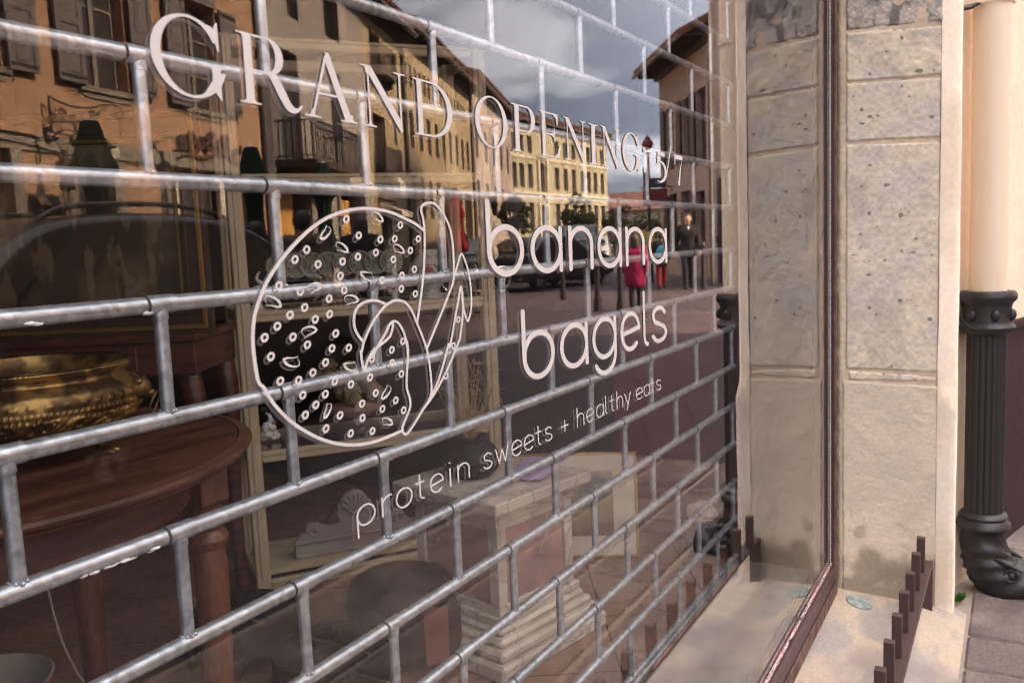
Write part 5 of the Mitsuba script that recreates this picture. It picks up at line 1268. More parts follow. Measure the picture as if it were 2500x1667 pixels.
def balcony(F, house, s0, s1, zf, h, d=0.75, ornate=True):
    k = part(house, 'balcony', F.put(cat_(box(s0 - 0.05, s1 + 0.05, 0.001, d + 0.05, zf - 0.13, zf), box(s0 + 0.1, s0 + 0.25, 0.001, d * 0.7, zf - 0.30, zf - 0.131), box(s1 - 0.25, s1 - 0.1, 0.001, d * 0.7, zf - 0.30, zf - 0.131))), m_eave)
    g = [box(s0, s1, d - 0.012, d + 0.012, zf + h - 0.03, zf + h), box(s0, s1, d - 0.01, d + 0.01, zf + 0.05, zf + 0.075), box(s0, s1, d - 0.008, d + 0.008, zf + h * 0.78, zf + h * 0.80)]
    for s in (s0, s1): g += [box(s - 0.012, s + 0.012, 0.0, d, zf + h - 0.03, zf + h), box(s - 0.01, s + 0.01, 0.0, d, zf + 0.05, zf + 0.075)]
    n = int((s1 - s0) / 0.115)
    for i in range(n + 1): s = s0 + (s1 - s0) * i / n; g.append(box(s - 0.009, s + 0.009, d - 0.009, d + 0.009, zf, zf + h - 0.03))
    for s in (s0, s1):
        for y in np.arange(0.12, d, 0.12): g.append(box(s - 0.009, s + 0.009, y - 0.009, y + 0.009, zf, zf + h - 0.03))
    scene[k + '__railing'] = mikit.ply(F.put(cat_(*g)), m_iron)
    if ornate:
        o = []
        for i in range(n):
            s = s0 + (s1 - s0) * (i + 0.5) / n; t = np.linspace(0, 2 * np.pi, 13)[:-1]; o.append(tube([(s + 0.05 * math.cos(q), d, zf + h * 0.89 + 0.05 * math.sin(q)) for q in t], 0.007, 5, True))
            if i % 3 == 1: o.append(tube([(s + 0.07 * math.sin(q * 2), d + 0.012, zf + h * (0.15 + 0.55 * q / 6.28)) for q in np.linspace(0, 6.28, 20)], 0.007, 5))
        scene[k + '__scrollwork'] = mikit.ply(F.put(cat_(*o)), m_iron)


balcony(FG, gh, 0.42, 3.05, 2.70, 0.68)
for a, b, lb in ((0.22, 1.52, 'ochre_door'), (3.76, 4.80, 'ochre_door')):
    k = part(gh, lb, FG.put(cat_(box(a, a + (b - a) * 0.36 - 0.01, -0.20, -0.15, GZ, 2.20), box(a + (b - a) * 0.36 + 0.01, b, -0.20, -0.15, GZ, 2.20))), m_door, label='ochre painted door')
    scene[k + '__handle'] = mikit.ply(FG.put(box(a + (b - a) * 0.42, a + (b - a) * 0.45, -0.149, -0.10, 0.95, 1.15)), m_iron)
part(gh, 'door_surround', FG.put(cat_(*[box(x, x + 0.10, 0.001, 0.06, ROAD, 2.50) for x in (0.04, 1.96, 3.58, 5.36)], box(0.04, 2.06, 0.001, 0.06, 2.501, 2.60), box(3.58, 5.46, 0.001, 0.06, 2.501, 2.60))), m_trim)

oc = thing('ochre_house', 'narrow ochre house with tall balcony windows beside the grey house', 'house')
ow = [(6.62, 7.50, 5.40, 6.35), (6.55, 7.60, 2.95, 4.38), (8.50, 8.76, 5.55, 6.27), (8.42, 8.68, 3.80, 4.41)]
osd = [(6.75, 8.15, ROAD, 2.35)]
part(oc, 'wall', FG.wall(6.0, 9.40, ROAD, 6.80, ow + osd), m_ochre); body(FG, oc, 6.0, 9.40, 6.8, mat=m_ochre); roof(FG, oc, 6.05, 9.45, 6.95)
for w in ow: window(FG, oc, *w, cols=2 if w[1] - w[0] > .5 else 1, rws=3, frame=m_shut2)
for zf, h in ((5.40, 0.6), (2.95, 0.62)): balcony(FG, oc, 6.45, 7.95, zf, h, 0.28, False)
k = part(oc, 'balcony_panel', FG.box(6.47, 7.93, 0.294, 0.302, 2.99, 3.53), m_shut2)
k = part(oc, 'shop_front', FG.put(cat_(box(6.80, 6.95, -0.25, -0.05, ROAD, 2.3), box(7.95, 8.10, -0.25, -0.05, ROAD, 2.3), box(6.95, 7.95, -0.25, -0.08, 2.05, 2.3))), m_creamtrim); scene[k + '__pane'] = mikit.ply(FG.box(6.95, 7.95, -0.20, -0.19, ROAD, 2.05), m_pane)
aw = thing('shop_awning', 'cream scalloped shop awning below a dark round hanging sign', 'awning')
sc_ = Polygon([(6.9, 2.02), (8.0, 2.02)] + [(8.0 - 1.1 * i / 44, 1.86 + 0.03 * abs(math.sin(i * math.pi / 4))) for i in range(45)])
part(aw, 'canvas', FG.put(cat_(mv(box(6.9, 8.0, 0.0, 0.5, -0.008, 0.008), (0, 0.02, 2.17), rx=-18), upright(sc_, 0.01, 0.505))), m_creamtrim)
hs = thing('round_hanging_sign', 'dark round hanging shop sign with a pale animal figure', 'sign')
hc = np.array([6.85, 0.55, 2.62])
part(hs, 'disc', FG.put(mv(lathe([(0, 0.02), (0.29, 0.02), (0.32, 0.0), (0.29, -0.02), (0, -0.02)], 36), hc, rx=90, rz=35)), m_lead, 30)
part(hs, 'figure', FG.put(mv(cat_(upright(affinity.scale(Point(0, 0).buffer(0.12), 0.7, 1.2), 0.012, -0.024), upright(Point(0.09, 0.14).buffer(0.06), 0.012, -0.024), upright(sbox(-0.07, -0.24, -0.03, -0.08).union(sbox(0.04, -0.24, 0.08, -0.08)), 0.012, -0.024)), hc, rz=35 + 180)), m_paper)
part(hs, 'bracket', FG.put(cat_(tube([(6.85, 0.0, 3.0), (6.85, 1.0, 3.0)], 0.012, 6), tube([(6.85, 0.55, 3.0), (6.85, 0.55, 2.94)], 0.01, 6))), m_iron)
part(oc, 'drain_pipe', FG.put(tube([(9.48, 0.07, 6.7), (9.48, 0.07, GZ)], 0.055, 10)), m_lead, True)

lt = thing('long_terrace', 'long ochre terrace with three rows of narrow windows under one eave', 'house')
lw = [(9.80 + 0.565 * i, 10.10 + 0.565 * i, 5.63, 6.26) for i in range(16)] + [(10.12 + 1.065 * i, 10.58 + 1.065 * i, 3.92, 4.99) for i in range(9)] + [(10.00 + 1.06 * i, 10.46 + 1.06 * i, 1.95, 3.15) for i in range(4)]
lsh = [(14.2, 15.6, ROAD, 3.05), (16.0, 17.4, ROAD, 3.05), (17.8, 19.2, ROAD, 3.05)]
part(lt, 'wall', FG.wall(9.55, 19.55, ROAD, 7.05, lw + lsh), m_ochre); body(FG, lt, 9.55, 19.55, 7.05, mat=m_ochre); roof(FG, lt, 9.5, 19.6, 7.2)
for w in lw: window(FG, lt, *w, cols=1, rws=2, frame=m_shut2, bars=0.05)
for w in lsh:
    k = part(lt, 'shop_front', FG.put(cat_(box(w[0], w[0] + 0.10, -0.28, -0.2, w[2], w[3]), box(w[1] - 0.10, w[1], -0.28, -0.2, w[2], w[3]), box(w[0] + 0.1, w[1] - 0.1, -0.28, -0.2, 2.5, 2.6))), m_shut2); scene[k + '__pane'] = mikit.ply(FG.box(w[0] + 0.1, w[1] - 0.1, -0.25, -0.24, w[2], w[3]), m_pane)
bh = thing('brown_house', 'dull brown house with a red roof at the end of the terrace', 'house')
bw_ = [(20.6 + 2.2 * i, 21.3 + 2.2 * i, z, z + 1.3) for i in range(5) for z in (2.4, 4.6)]
part(bh, 'wall', FG.wall(19.7, 31.4, ROAD, 7.5, bw_), m_pink); body(FG, bh, 19.7, 31.4, 7.5); roof(FG, bh, 19.65, 31.5, 7.65, pitch=0.30)
for w in bw_: window(FG, bh, *w, cols=2, rws=2, frame=m_winframe)
part(bh, 'drain_pipe', FG.put(tube([(19.63, 0.07, 7.4), (19.63, 0.07, GZ)], 0.06, 8)), m_lead, True)

# --- yellow building across the end of the square
FY = Front((40.56, -23.24), -2.0)
yb = thing('yellow_building', 'long yellow public building with rows of tall windows and an arched door bay', 'building')
ys = [0.62, 1.52, 2.58, 6.1, 7.35, 8.6, 9.95, 10.95, 12.05, 13.25]
yw = [(s, s + 0.62, 4.17, 5.50) for s in ys] + [(s, s + 0.62, 6.13, 7.05) for s in ys] + [(s, s + 0.62, 1.6, 3.38) for s in ys]
yarch = [Polygon([(4.0, z0), (4.75, z0)] + [(4.375 + 0.375 * math.cos(t), z1 + 0.375 * math.sin(t)) for t in np.linspace(0, math.pi, 12)] + [(4.0, z0)]) for z0, z1 in ((3.6, 5.3), (ROAD, 2.9))]
part(yb, 'wall', FY.wall(-0.2, 14.45, ROAD, 7.75, yw + yarch), m_yellow); body(FY, yb, -0.2, 14.45, 7.75, mat=m_yellow); roof(FY, yb, -0.4, 14.6, 7.95, pitch=0.2)
for w in yw: window(FY, yb, *w, cols=2, rws=2, bars=0.06)
for q in yarch: k = part(yb, 'arched_window', FY.put(upright(q.difference(q.buffer(-0.07)), 0.08, -0.12)), m_winframe); scene[k + '__pane'] = mikit.ply(FY.put(upright(q, 0.01, -0.18)), m_pane)
part(yb, 'string_course', FY.put(cat_(box(-0.2, 14.45, 0.001, 0.09, 3.82, 3.98), box(-0.2, 14.45, 0.001, 0.06, 5.80, 5.92), box(-0.2, 14.45, 0.001, 0.14, 7.45, 7.60))), m_creamtrim)
part(yb, 'door_surround', FY.put(cat_(box(3.72, 3.92, 0.001, 0.12, ROAD, 5.75), box(4.83, 5.03, 0.001, 0.12, ROAD, 5.75), box(3.65, 5.10, 0.001, 0.16, 5.93, 6.05))), m_creamtrim)

# --- right hand side of the mirrored street
def vdir(a, dist): return np.array([dist * math.cos(math.radians(a)), 0.5 - dist * math.sin(math.radians(a)) - 0.0])     # mirrored bearing from the camera


Ra, Rb = vdir(20.35, 31.0), vdir(17.35, 25.5)
ang_ = math.degrees(math.atan2(*(Ra - Rb)[::-1])); FR = Front(Rb, ang_)
if FR.n @ (-Rb) < 0: FR = Front(Ra, ang_ + 180)
LR = float(np.linalg.norm(Ra - Rb))
ph = thing('pink_house', 'pinkish tan house with a deep dark eave on the right of the mirrored street', 'house')
rw = [(LR * f, LR * f + 0.95, z, z + h) for f, z, h in ((0.16, 3.3, 2.0), (0.52, 3.3, 2.0), (0.80, 3.2, 2.1), (0.20, 0.9, 1.6), (0.76, 0.9, 1.5))]
rdoor = [(LR * 0.45, LR * 0.45 + 1.25, ROAD, 2.5)]
part(ph, 'wall', FR.wall(0, LR, ROAD, 6.7, rw + rdoor), m_pink); body(FR, ph, 0, LR, 6.7); roof(FR, ph, -0.1, LR + 0.25, 6.75, 4.5, 0.8, 0.55)
for w in rw: window(FR, ph, *w, cols=2, rws=2, frame=m_shut2); shutter_leaf(FR, ph, w[0] - 0.5, w[0] - 0.03, w[2], w[3], mat=m_shut2)
k = part(ph, 'door', FR.box(rdoor[0][0], rdoor[0][1], -0.2, -0.15, ROAD, 2.5), m_navy); scene[k + '__handle'] = mikit.ply(FR.box(rdoor[0][0] + 0.1, rdoor[0][0] + 0.15, -0.149, -0.10, 0.9, 1.1), m_iron)
Rc, Rd = vdir(17.2, 24.5), vdir(15.0, 22.0)
a2 = math.degrees(math.atan2(*(Rc - Rd)[::-1])); FS = Front(Rd, a2)
if FS.n @ (-Rd) < 0: FS = Front(Rc, a2 + 180)
L2 = float(np.linalg.norm(Rc - Rd))
p2 = thing('cream_fronted_house', 'taller tan house with cream pilasters and navy doors at the mirrored street edge', 'house')
sgn = FS.at(0.0); near_c = np.linalg.norm(sgn - Rc) < 0.1
part(p2, 'wall', FS.wall(0, L2, ROAD, 9.2, [(L2 * 0.3, L2 * 0.3 + 0.4, 3.2, 4.6), (L2 * 0.3, L2 * 0.3 + 0.4, 6.0, 7.4)]), m_pink); body(FS, p2, 0, L2, 9.2); roof(FS, p2, -0.8, L2 + 0.8, 9.3, 4.0, 0.9, 0.45)
for z in (3.2, 6.0): window(FS, p2, L2 * 0.3, L2 * 0.3 + 0.4, z, z + 1.4, cols=1, rws=2, frame=m_shut2)
for f in (0.14, 0.44, 0.78): part(p2, 'pilaster', FS.box(L2 * f - 0.08, L2 * f + 0.08, 0.001, 0.10, ROAD, 8.8), m_creamtrim)
for f in (0.22, 0.58): k = part(p2, 'door', FS.box(L2 * f, L2 * f + 0.22, 0.001, 0.05, ROAD, 2.6), m_navy); scene[k + '__handle'] = mikit.ply(FS.box(L2 * f + 0.03, L2 * f + 0.06, 0.051, 0.09, 0.9, 1.1), m_iron)
sn = thing('red_shop_sign', 'red and navy projecting shop sign on the corner of the pink house', 'sign')
so = vdir(20.75, 29.5)
part(sn, 'red_board', mv(box(-0.40, 0.40, -0.06, 0.06, 2.15, 2.70), (so[0], so[1], 0), rz=70), m_red); part(sn, 'navy_board', mv(cat_(box(-0.38, 0.38, -0.06, 0.06, 2.78, 3.05), box(-0.38, -0.15, -0.06, 0.06, 3.051, 3.35)), (so[0], so[1], 0), rz=70), m_navy)
part(sn, 'bracket', mv(cat_(tube([(-0.5, 0, 2.76), (0.9, 0, 2.76)], 0.02, 6)), (so[0], so[1], 0), rz=70), m_iron)

# --- far roofs, trees
for i, (a, d, w, h) in enumerate(((24.2, 92, 7, 4.0), (22.9, 100, 9, 4.6), (21.6, 95, 6, 4.2), (20.9, 88, 5, 3.8))):
    o = vdir(a, d); k = thing('far_house', ['pale far house with a red roof behind the small trees, leftmost of the row', 'widest far house with a red roof at the end of the street', 'far red roofed house right of the widest one', 'far low red roofed house nearest the pink house'][i], 'house')
    part(k, 'wall', mv(box(-w / 2, w / 2, -3, 3, ROAD, h), (o[0], o[1], 0), rz=-22 + 90), m_yellow if i % 2 else m_pink)
    part(k, 'roof', mv(trimesh.convex.convex_hull(np.array([(-w / 2 - .3, -3.3, h), (w / 2 + .3, -3.3, h), (w / 2 + .3, 3.3, h), (-w / 2 - .3, 3.3, h), (-w / 2 - .3, 0, h + 1.7), (w / 2 + .3, 0, h + 1.7)])), (o[0], o[1], 0), rz=-22 + 90), m_rooft)
    part(k, 'window', mv(cat_(*[box(x - 0.4, x + 0.4, 3.001, 3.05, 1.4, 2.8) for x in np.linspace(-w / 2 + 1, w / 2 - 1, 3)]), (o[0], o[1], 0), rz=-22 + 90), m_pane)


def tree(a, d, h, r, lab, n=520):
    o = vdir(a, d); k = thing('small_tree', lab, 'tree', None); z0 = ROAD
    part(k, 'trunk', cat_(tube(spline([(o[0], o[1], z0), (o[0] + .05, o[1], h * 0.4), (o[0] - .03, o[1] + .05, h * 0.75)], 5), np.linspace(0.12, 0.05, 11), 8), *[tube([(o[0], o[1], h * 0.45), (o[0] + r * .6 * math.cos(t), o[1] + r * .6 * math.sin(t), h * 0.75)], [0.05, 0.02], 6) for t in (0.3, 2.2, 4.4)]), m_bark)
    vv, ff = [], []
    cl = [(rng.normal(0, 0.55, 3) * (r, r, r * 0.75), rng.uniform(0.18, 0.45) * r) for _ in range(14)]
    for i in range(n):
        c0, cr_ = cl[rng.integers(len(cl))]; p = rng.normal(0, 1, 3); p = c0 + p / np.linalg.norm(p) * cr_ * rng.uniform(0.6, 1) + (o[0], o[1], h - r * 0.75)
        e1 = rng.normal(0, 1, 3); e1 /= np.linalg.norm(e1); e2 = np.cross(e1, rng.normal(0, 1, 3)); e2 /= np.linalg.norm(e2); s = rng.uniform(0.10, 0.20); b = len(vv)
        vv += [p - e1 * s, p + e2 * s * 0.5, p + e1 * s, p - e2 * s * 0.5]; ff += [[b, b + 1, b + 2], [b, b + 2, b + 3]]
    part(k, 'crown', trimesh.Trimesh(vv, ff, process=False), m_leaf)


tree(25.6, 46, 3.1, 1.0, 'small leafy tree before the yellow building'); tree(23.4, 60, 2.9, 1.3, 'rounded small tree left of the street lamp'); tree(21.9, 64, 2.8, 1.4, 'broad low tree behind the street lamp'); tree(30.2, 38, 3.0, 0.7, 'thin young tree at the corner of the brown house', 400)

# --- street furniture
def vpt(a, d): o = vdir(a, d); return (o[0], o[1])


lx, ly = vpt(21.15, 25.0)
ld = thing('street_lamp', 'street lamp with a dark red globe head', 'street lamp')
part(ld, 'post', mv(lathe([(0.09, ROAD), (0.09, 0.4), (0.05, 0.5), (0.04, 3.4), (0.06, 3.45), (0, 3.5)], 16), (lx, ly, 0)), m_iron, 40); part(ld, 'globe', sph((lx, ly, 3.70), 0.155, 3), m_red, True); part(ld, 'cap', mv(lathe([(0.0, 3.95), (0.03, 3.92), (0.09, 3.84), (0, 3.83)], 16), (lx, ly, 0)), m_iron, True)
tx_, ty_ = vpt(30.0, 30.0)
ts_ = thing('traffic_sign', 'round traffic sign on a grey pole by the brown house', 'traffic sign')
part(ts_, 'pole', tube([(tx_, ty_, ROAD), (tx_, ty_, 2.75)], 0.03, 8), m_lead, True); part(ts_, 'disc', mv(lathe([(0, .012), (0.30, .012), (0.30, -.012), (0, -.012)], 28), (tx_ + 0.04, ty_ + .03, 2.45), rx=90, rz=60), m_lead); part(ts_, 'plate', mv(box(-0.25, 0.25, -0.012, 0.012, 1.6, 2.0), (tx_ + .03, ty_ + .03, 0), rz=60), m_lead)
for i, (a, d, h) in enumerate(((23.15, 14.6, 0.85), (24.65, 15.5, 0.72), (17.8, 21.0, 0.95), (26.9, 19, 0.75))):
    x, y = vpt(a, d); k = thing('bollard', ['slim dark iron bollard just left of the child in magenta', 'short dark iron bollard under the middle letters of the upper name', 'slim dark iron bollard nearest the cream fronted house', 'short dark iron bollard left of the parked dark low car'][i], 'bollard', 'bollards along the street'); part(k, 'post', mv(lathe([(0, ROAD), (0.075, ROAD), (0.07, 0.05), (0.05, 0.08), (0.045, h - 0.12), (0.06, h - 0.10), (0.06, h - 0.06), (0.04, h - 0.03), (0, h)], 18), (x, y, 0)), m_iron, 40)


def chair(x, y, rz, lab):
    k = thing('cafe_chair', lab, 'chair', 'wire chairs on the cafe terrace')
    place3 = lambda m: mv(m, (x, y, GZ - 0.01), rz=rz)
    part(k, 'seat', place3(mv(lathe([(0, 0.44), (0.20, 0.44), (0.205, 0.45), (0.20, 0.46), (0, 0.46)], 24), (0, 0, 0))), m_lead)
    bk = [(0.20 * math.sin(t), -0.19 - 0.02 * math.cos(t), 0.68 + 0.20 * math.cos(t)) for t in np.linspace(-2.6, 2.6, 21)]
    part(k, 'back', place3(cat_(tube(bk, 0.011, 6), *[tube([(sx, -0.19, 0.46), (sx, -0.20, 0.84)], 0.006, 5) for sx in (-0.07, 0, 0.07)])), m_alloy)
    for sx in (-1, 1):
        for sy in (-1, 1): part(k, 'leg', place3(tube([(0.15 * sx, 0.15 * sy, 0.45), (0.19 * sx, 0.19 * sy, 0.0)], 0.011, 6)), m_alloy)


for a, d, rz, lb in ((31.4, 15.2, 200, 'rightmost thin wire cafe chair on the terrace'), (32.9, 15.6, 150, 'thin wire cafe chair in the middle of the near row of three'), (34.2, 15.0, 230, 'leftmost thin wire cafe chair on the terrace'), (33.4, 17.2, 120, 'thin wire cafe chair farthest back behind the tables')): x, y = vpt(a, d); chair(x, y, rz, lb)
for i, (a, d) in enumerate(((32.2, 16.3), (34.4, 16.4))):
    x, y = vpt(a, d); k = thing('cafe_table', ['small round dark cafe table between the wire chairs', 'small round dark cafe table left of the wire chairs'][i], 'table'); part(k, 'top', mv(lathe([(0, .70), (.33, .70), (.34, .715), (.33, .73), (0, .73)], 30), (x, y, GZ)), m_iron); part(k, 'stem', mv(lathe([(0, 0), (.2, 0), (.2, .02), (.03, .05), (.025, .70), (0, .70)], 18), (x, y, GZ)), m_iron, 40)

# ------------------------------------------------------------------ vehicles


def car(label, x, y, rz, prof, belt, width, paint, side_w, front_w, rear_w, wheels, wr=0.31, lamp_z=0.72, name='parked_car', group=None):
    """prof: closed side outline (x forward, z up); windows given as outlines on the side and as segments of the profile"""
    k = thing(name, label, 'car', group); P = lambda m: mv(m, (x, y, ROAD + 0.01), rz=rz)
    p = spline(prof, 5, True); poly = Polygon(p)
    tum = lambda z: 1 - 0.16 * np.clip((z - belt) / 0.6, 0, 1.2) - 0.05 * np.clip((0.55 - z) / 0.4, 0, 1)
    nrm = np.roll(p, -1, 0) - np.roll(p, 1, 0); nrm = np.c_[nrm[:, 1], -nrm[:, 0]]; nrm /= np.linalg.norm(nrm, axis=1, keepdims=True) + 1e-9
    if poly.exterior.is_ccw is False: nrm = -nrm
    lay = [(-1, 0.07), (-0.975, 0.025), (-0.90, 0.0), (0, 0), (0.90, 0.0), (0.975, 0.025), (1, 0.07)]
    V = []
    for f, ins in lay: q = p - nrm * ins; V.append(np.c_[q[:, 0], f * width / 2 * tum(q[:, 1]), q[:, 1]])
    n = len(p); vv = np.vstack(V); ff = []
    for i in range(len(lay) - 1):
        for j in range(n): a, b, c, d = i * n + j, i * n + (j + 1) % n, (i + 1) * n + (j + 1) % n, (i + 1) * n + j; ff += [[a, b, c], [a, c, d]]
    for li, rev in ((0, False), (len(lay) - 1, True)):
        q = V[li][:, [0, 2]]; t2, f2 = trimesh.creation.triangulate_polygon(Polygon(q).buffer(0), engine='earcut'); from_ = np.linalg.norm(t2[:, None] - q[None], axis=2).argmin(1)
        for t in f2: ff.append([li * n + from_[t[0]], li * n + from_[t[1]], li * n + from_[t[2]]])
    m = trimesh.Trimesh(vv, ff, process=False); m.fix_normals(); bk = part(k, 'body', P(m), paint, 40)
    for s in (-1, 1):
        for w in side_w:
            q = np.array(Polygon(w).buffer(0.03).buffer(-0.03).segmentize(0.1).exterior.coords[:-1]); t2, f2 = trimesh.creation.triangulate_polygon(Polygon(q), engine='earcut')
            yv = s * (width / 2 * tum(t2[:, 1]) * 0.99 + 0.004); g = trimesh.Trimesh(np.c_[t2[:, 0], yv, t2[:, 1]], f2, process=False); part(k, 'side_window', P(g), m_carglass)
        hz = side_w[0][0][0] - 0.1; scene[uniq(bk + '__door_handle')] = mikit.ply(P(box(hz - 0.08, hz + 0.08, s * width / 2 - 0.02 if s > 0 else -width / 2 - 0.03, s * width / 2 + 0.03 if s > 0 else -width / 2 + 0.02, belt - 0.14, belt - 0.11)), m_lead)
        mx = front_w[0][0] - 0.25; part(k, 'mirror', P(mv(sph((0, 0, 0), 0.085, 2, (0.7, 1.1, 0.8)), (mx, s * (width / 2 + 0.06), belt + 0.06))), paint, True)
        part(k, 'rear_lamp', P(sph((rear_w[0][0] - 0.10 if rear_w else -1.9, s * width * 0.40, lamp_z + 0.12), 0.09, 2, (0.6, 1, 1.7))), m_redlamp, True)
        part(k, 'headlamp', P(sph((max(a for a, b in prof) - 0.14, s * width * 0.36, lamp_z), 0.10, 2, (1.2, 1.4, 0.8))), m_carglass, True)
    for nm, sg_w in (('windscreen', front_w), ('rear_window', rear_w)):
        if not sg_w: continue
        (xa, za), (xb, zb) = sg_w; d = np.array([xb - xa, zb - za]); nn = np.array([-d[1], d[0]]) / np.linalg.norm(d); nn = nn if nn[1] > 0 else -nn; o = nn * 0.012
        wa, wb = width / 2 * tum(za) * 0.88, width / 2 * tum(zb) * 0.86
        part(k, nm, P(trimesh.Trimesh([(xa + o[0], -wa, za + o[1]), (xa + o[0], wa, za + o[1]), (xb + o[0], wb, zb + o[1]), (xb + o[0], -wb, zb + o[1])], [[0, 1, 2], [0, 2, 3]], process=False)), m_carglass)
    for wx in wheels:
        for s in (-1, 1):
            o = (wx, s * (width / 2 - 0.09), wr); t = part(k, 'wheel', P(mv(lathe([(wr * 0.62, -0.09), (wr * 0.95, -0.10), (wr, -0.06), (wr, 0.06), (wr * 0.95, 0.10), (wr * 0.62, 0.09)], 32), o, rx=90)), m_rubber, 40)
            sp = Point(0, 0).buffer(wr * 0.64)
            for a in range(0, 360, 72): sp = sp.difference(affinity.rotate(affinity.translate(affinity.scale(Point(0, 0).buffer(1, 8), wr * .17, wr * .11), wr * .38, 0), a, origin=(0, 0)))
            scene[t + '__rim'] = mikit.ply(P(mv(upright(sp, 0.03, 0.015), (wx, s * (width / 2 - 0.045), wr))), m_alloy)
    return k, P


MPV = [(-2.05, 0.35), (-2.10, 0.75), (-2.02, 1.02), (-1.75, 1.32), (-1.30, 1.49), (-0.4, 1.53), (0.30, 1.47), (0.75, 1.28), (1.20, 1.03), (1.75, 0.93), (2.05, 0.78), (2.12, 0.5), (2.02, 0.28), (0, 0.24), (-1.9, 0.25)]
mpv, Pm = car('dark grey parked car with roof rails, its roof arched across the left of the reflection', 3.75, -4.70, -15, MPV, 0.98, 1.75, m_carpaint,
              [[(-0.05, 1.00), (0.98, 1.03), (0.42, 1.36), (-0.02, 1.43)], [(-1.05, 1.0), (-0.12, 1.0), (-0.09, 1.43), (-1.0, 1.42)], [(-1.80, 1.05), (-1.12, 1.0), (-1.07, 1.42), (-1.35, 1.38)]],
              ((1.10, 1.09), (0.45, 1.42)), ((-1.95, 1.12), (-1.55, 1.41)), (1.32, -1.30))
for s in (-1, 1): part(mpv, 'roof_rail', Pm(tube(spline([(-1.35, s * 0.60, 1.48), (-1.1, s * 0.60, 1.56), (-0.3, s * 0.60, 1.59), (0.25, s * 0.60, 1.53), (0.42, s * 0.60, 1.44)], 6), 0.016, 8)), m_lead, True)
part(mpv, 'aerial', Pm(tube([(-1.25, 0, 1.50), (-1.55, 0, 1.85)], 0.006, 6)), m_iron)
car('dark parked hatchback at the left edge behind the roof railed car', 0.15, -4.75, -15, MPV, 0.96, 1.72, m_carpaint,
    [[(-0.05, 1.00), (0.98, 1.03), (0.42, 1.36), (-0.02, 1.43)], [(-1.05, 1.0), (-0.12, 1.0), (-0.09, 1.43), (-1.0, 1.42)]], ((1.10, 1.09), (0.45, 1.42)), ((-1.95, 1.12), (-1.55, 1.41)), (1.32, -1.30))
SUVP = [(-2.1, 0.4), (-2.15, 0.9), (-2.08, 1.2), (-1.98, 1.70), (-1.6, 1.82), (0.2, 1.80), (0.6, 1.70), (1.0, 1.20), (1.9, 1.08), (2.15, 0.9), (2.15, 0.5), (2.0, 0.33), (0, 0.3), (-1.95, 0.32)]
sx_, sy_ = vpt(26.1, 30.5)
car('dark green boxy off road car parked far along the street', sx_, sy_, 155, SUVP, 1.15, 1.85, m_cargreen, [[(-0.1, 1.2), (0.85, 1.22), (0.5, 1.66), (-0.05, 1.70)], [(-1.85, 1.2), (-0.2, 1.2), (-0.15, 1.70), (-1.8, 1.68)]],
    ((0.95, 1.25), (0.62, 1.66)), ((-2.12, 1.2), (-2.02, 1.66)), (1.35, -1.35), 0.37)
SED = [(-2.15, 0.4), (-2.2, 0.78), (-2.05, 0.95), (-1.55, 1.0), (-1.0, 1.36), (-0.3, 1.43), (0.3, 1.38), (1.0, 1.0), (1.8, 0.86), (2.15, 0.70), (2.2, 0.45), (2.0, 0.25), (0, 0.22), (-2.0, 0.25)]
wx_, wy_ = vpt(25.0, 40.0)
car('pale grey car parked beyond the boxy green one', wx_, wy_, 158, SED, 0.92, 1.74, m_carwhite, [[(-0.1, 0.95), (0.9, 0.97), (0.35, 1.28), (-0.05, 1.33)], [(-1.3, 0.97), (-0.2, 0.95), (-0.15, 1.33), (-0.85, 1.30)]], ((1.0, 1.03), (0.42, 1.32)), ((-1.5, 1.04), (-1.02, 1.32)), (1.35, -1.35))
dx_, dy_ = vpt(28.0, 24.5)
car('low dark car side on before the yellow building', dx_, dy_, 10, SED, 0.92, 1.74, m_carpaint, [[(-0.1, 0.95), (0.9, 0.97), (0.35, 1.28), (-0.05, 1.33)], [(-1.3, 0.97), (-0.2, 0.95), (-0.15, 1.33), (-0.85, 1.30)]], ((1.0, 1.03), (0.42, 1.32)), ((-1.5, 1.04), (-1.02, 1.32)), (1.35, -1.35))
bx_, by_ = vpt(33.3, 23.0)
car('dark blue grey car behind the cafe terrace chairs', bx_, by_, -22, SED, 0.92, 1.74, m_carpaint, [[(-0.1, 0.95), (0.9, 0.97), (0.35, 1.28), (-0.05, 1.33)], [(-1.3, 0.97), (-0.2, 0.95), (-0.15, 1.33), (-0.85, 1.30)]], ((1.0, 1.03), (0.42, 1.32)), ((-1.5, 1.04), (-1.02, 1.32)), (1.35, -1.35))


# ------------------------------------------------------------------ people
def balls(lst): return m3.Manifold.batch_hull([m3.Manifold.sphere(r, 14).translate(tuple(map(float, c))) for c, r in lst])


def fuse(parts, edge, it=8):
    m = m3.Manifold.batch_boolean(parts, m3.OpType.Add).refine_to_length(edge); me = m.to_mesh(); t = trimesh.Trimesh(me.vert_properties[:, :3], me.tri_verts, process=True); trimesh.smoothing.filter_taubin(t, iterations=it); return t


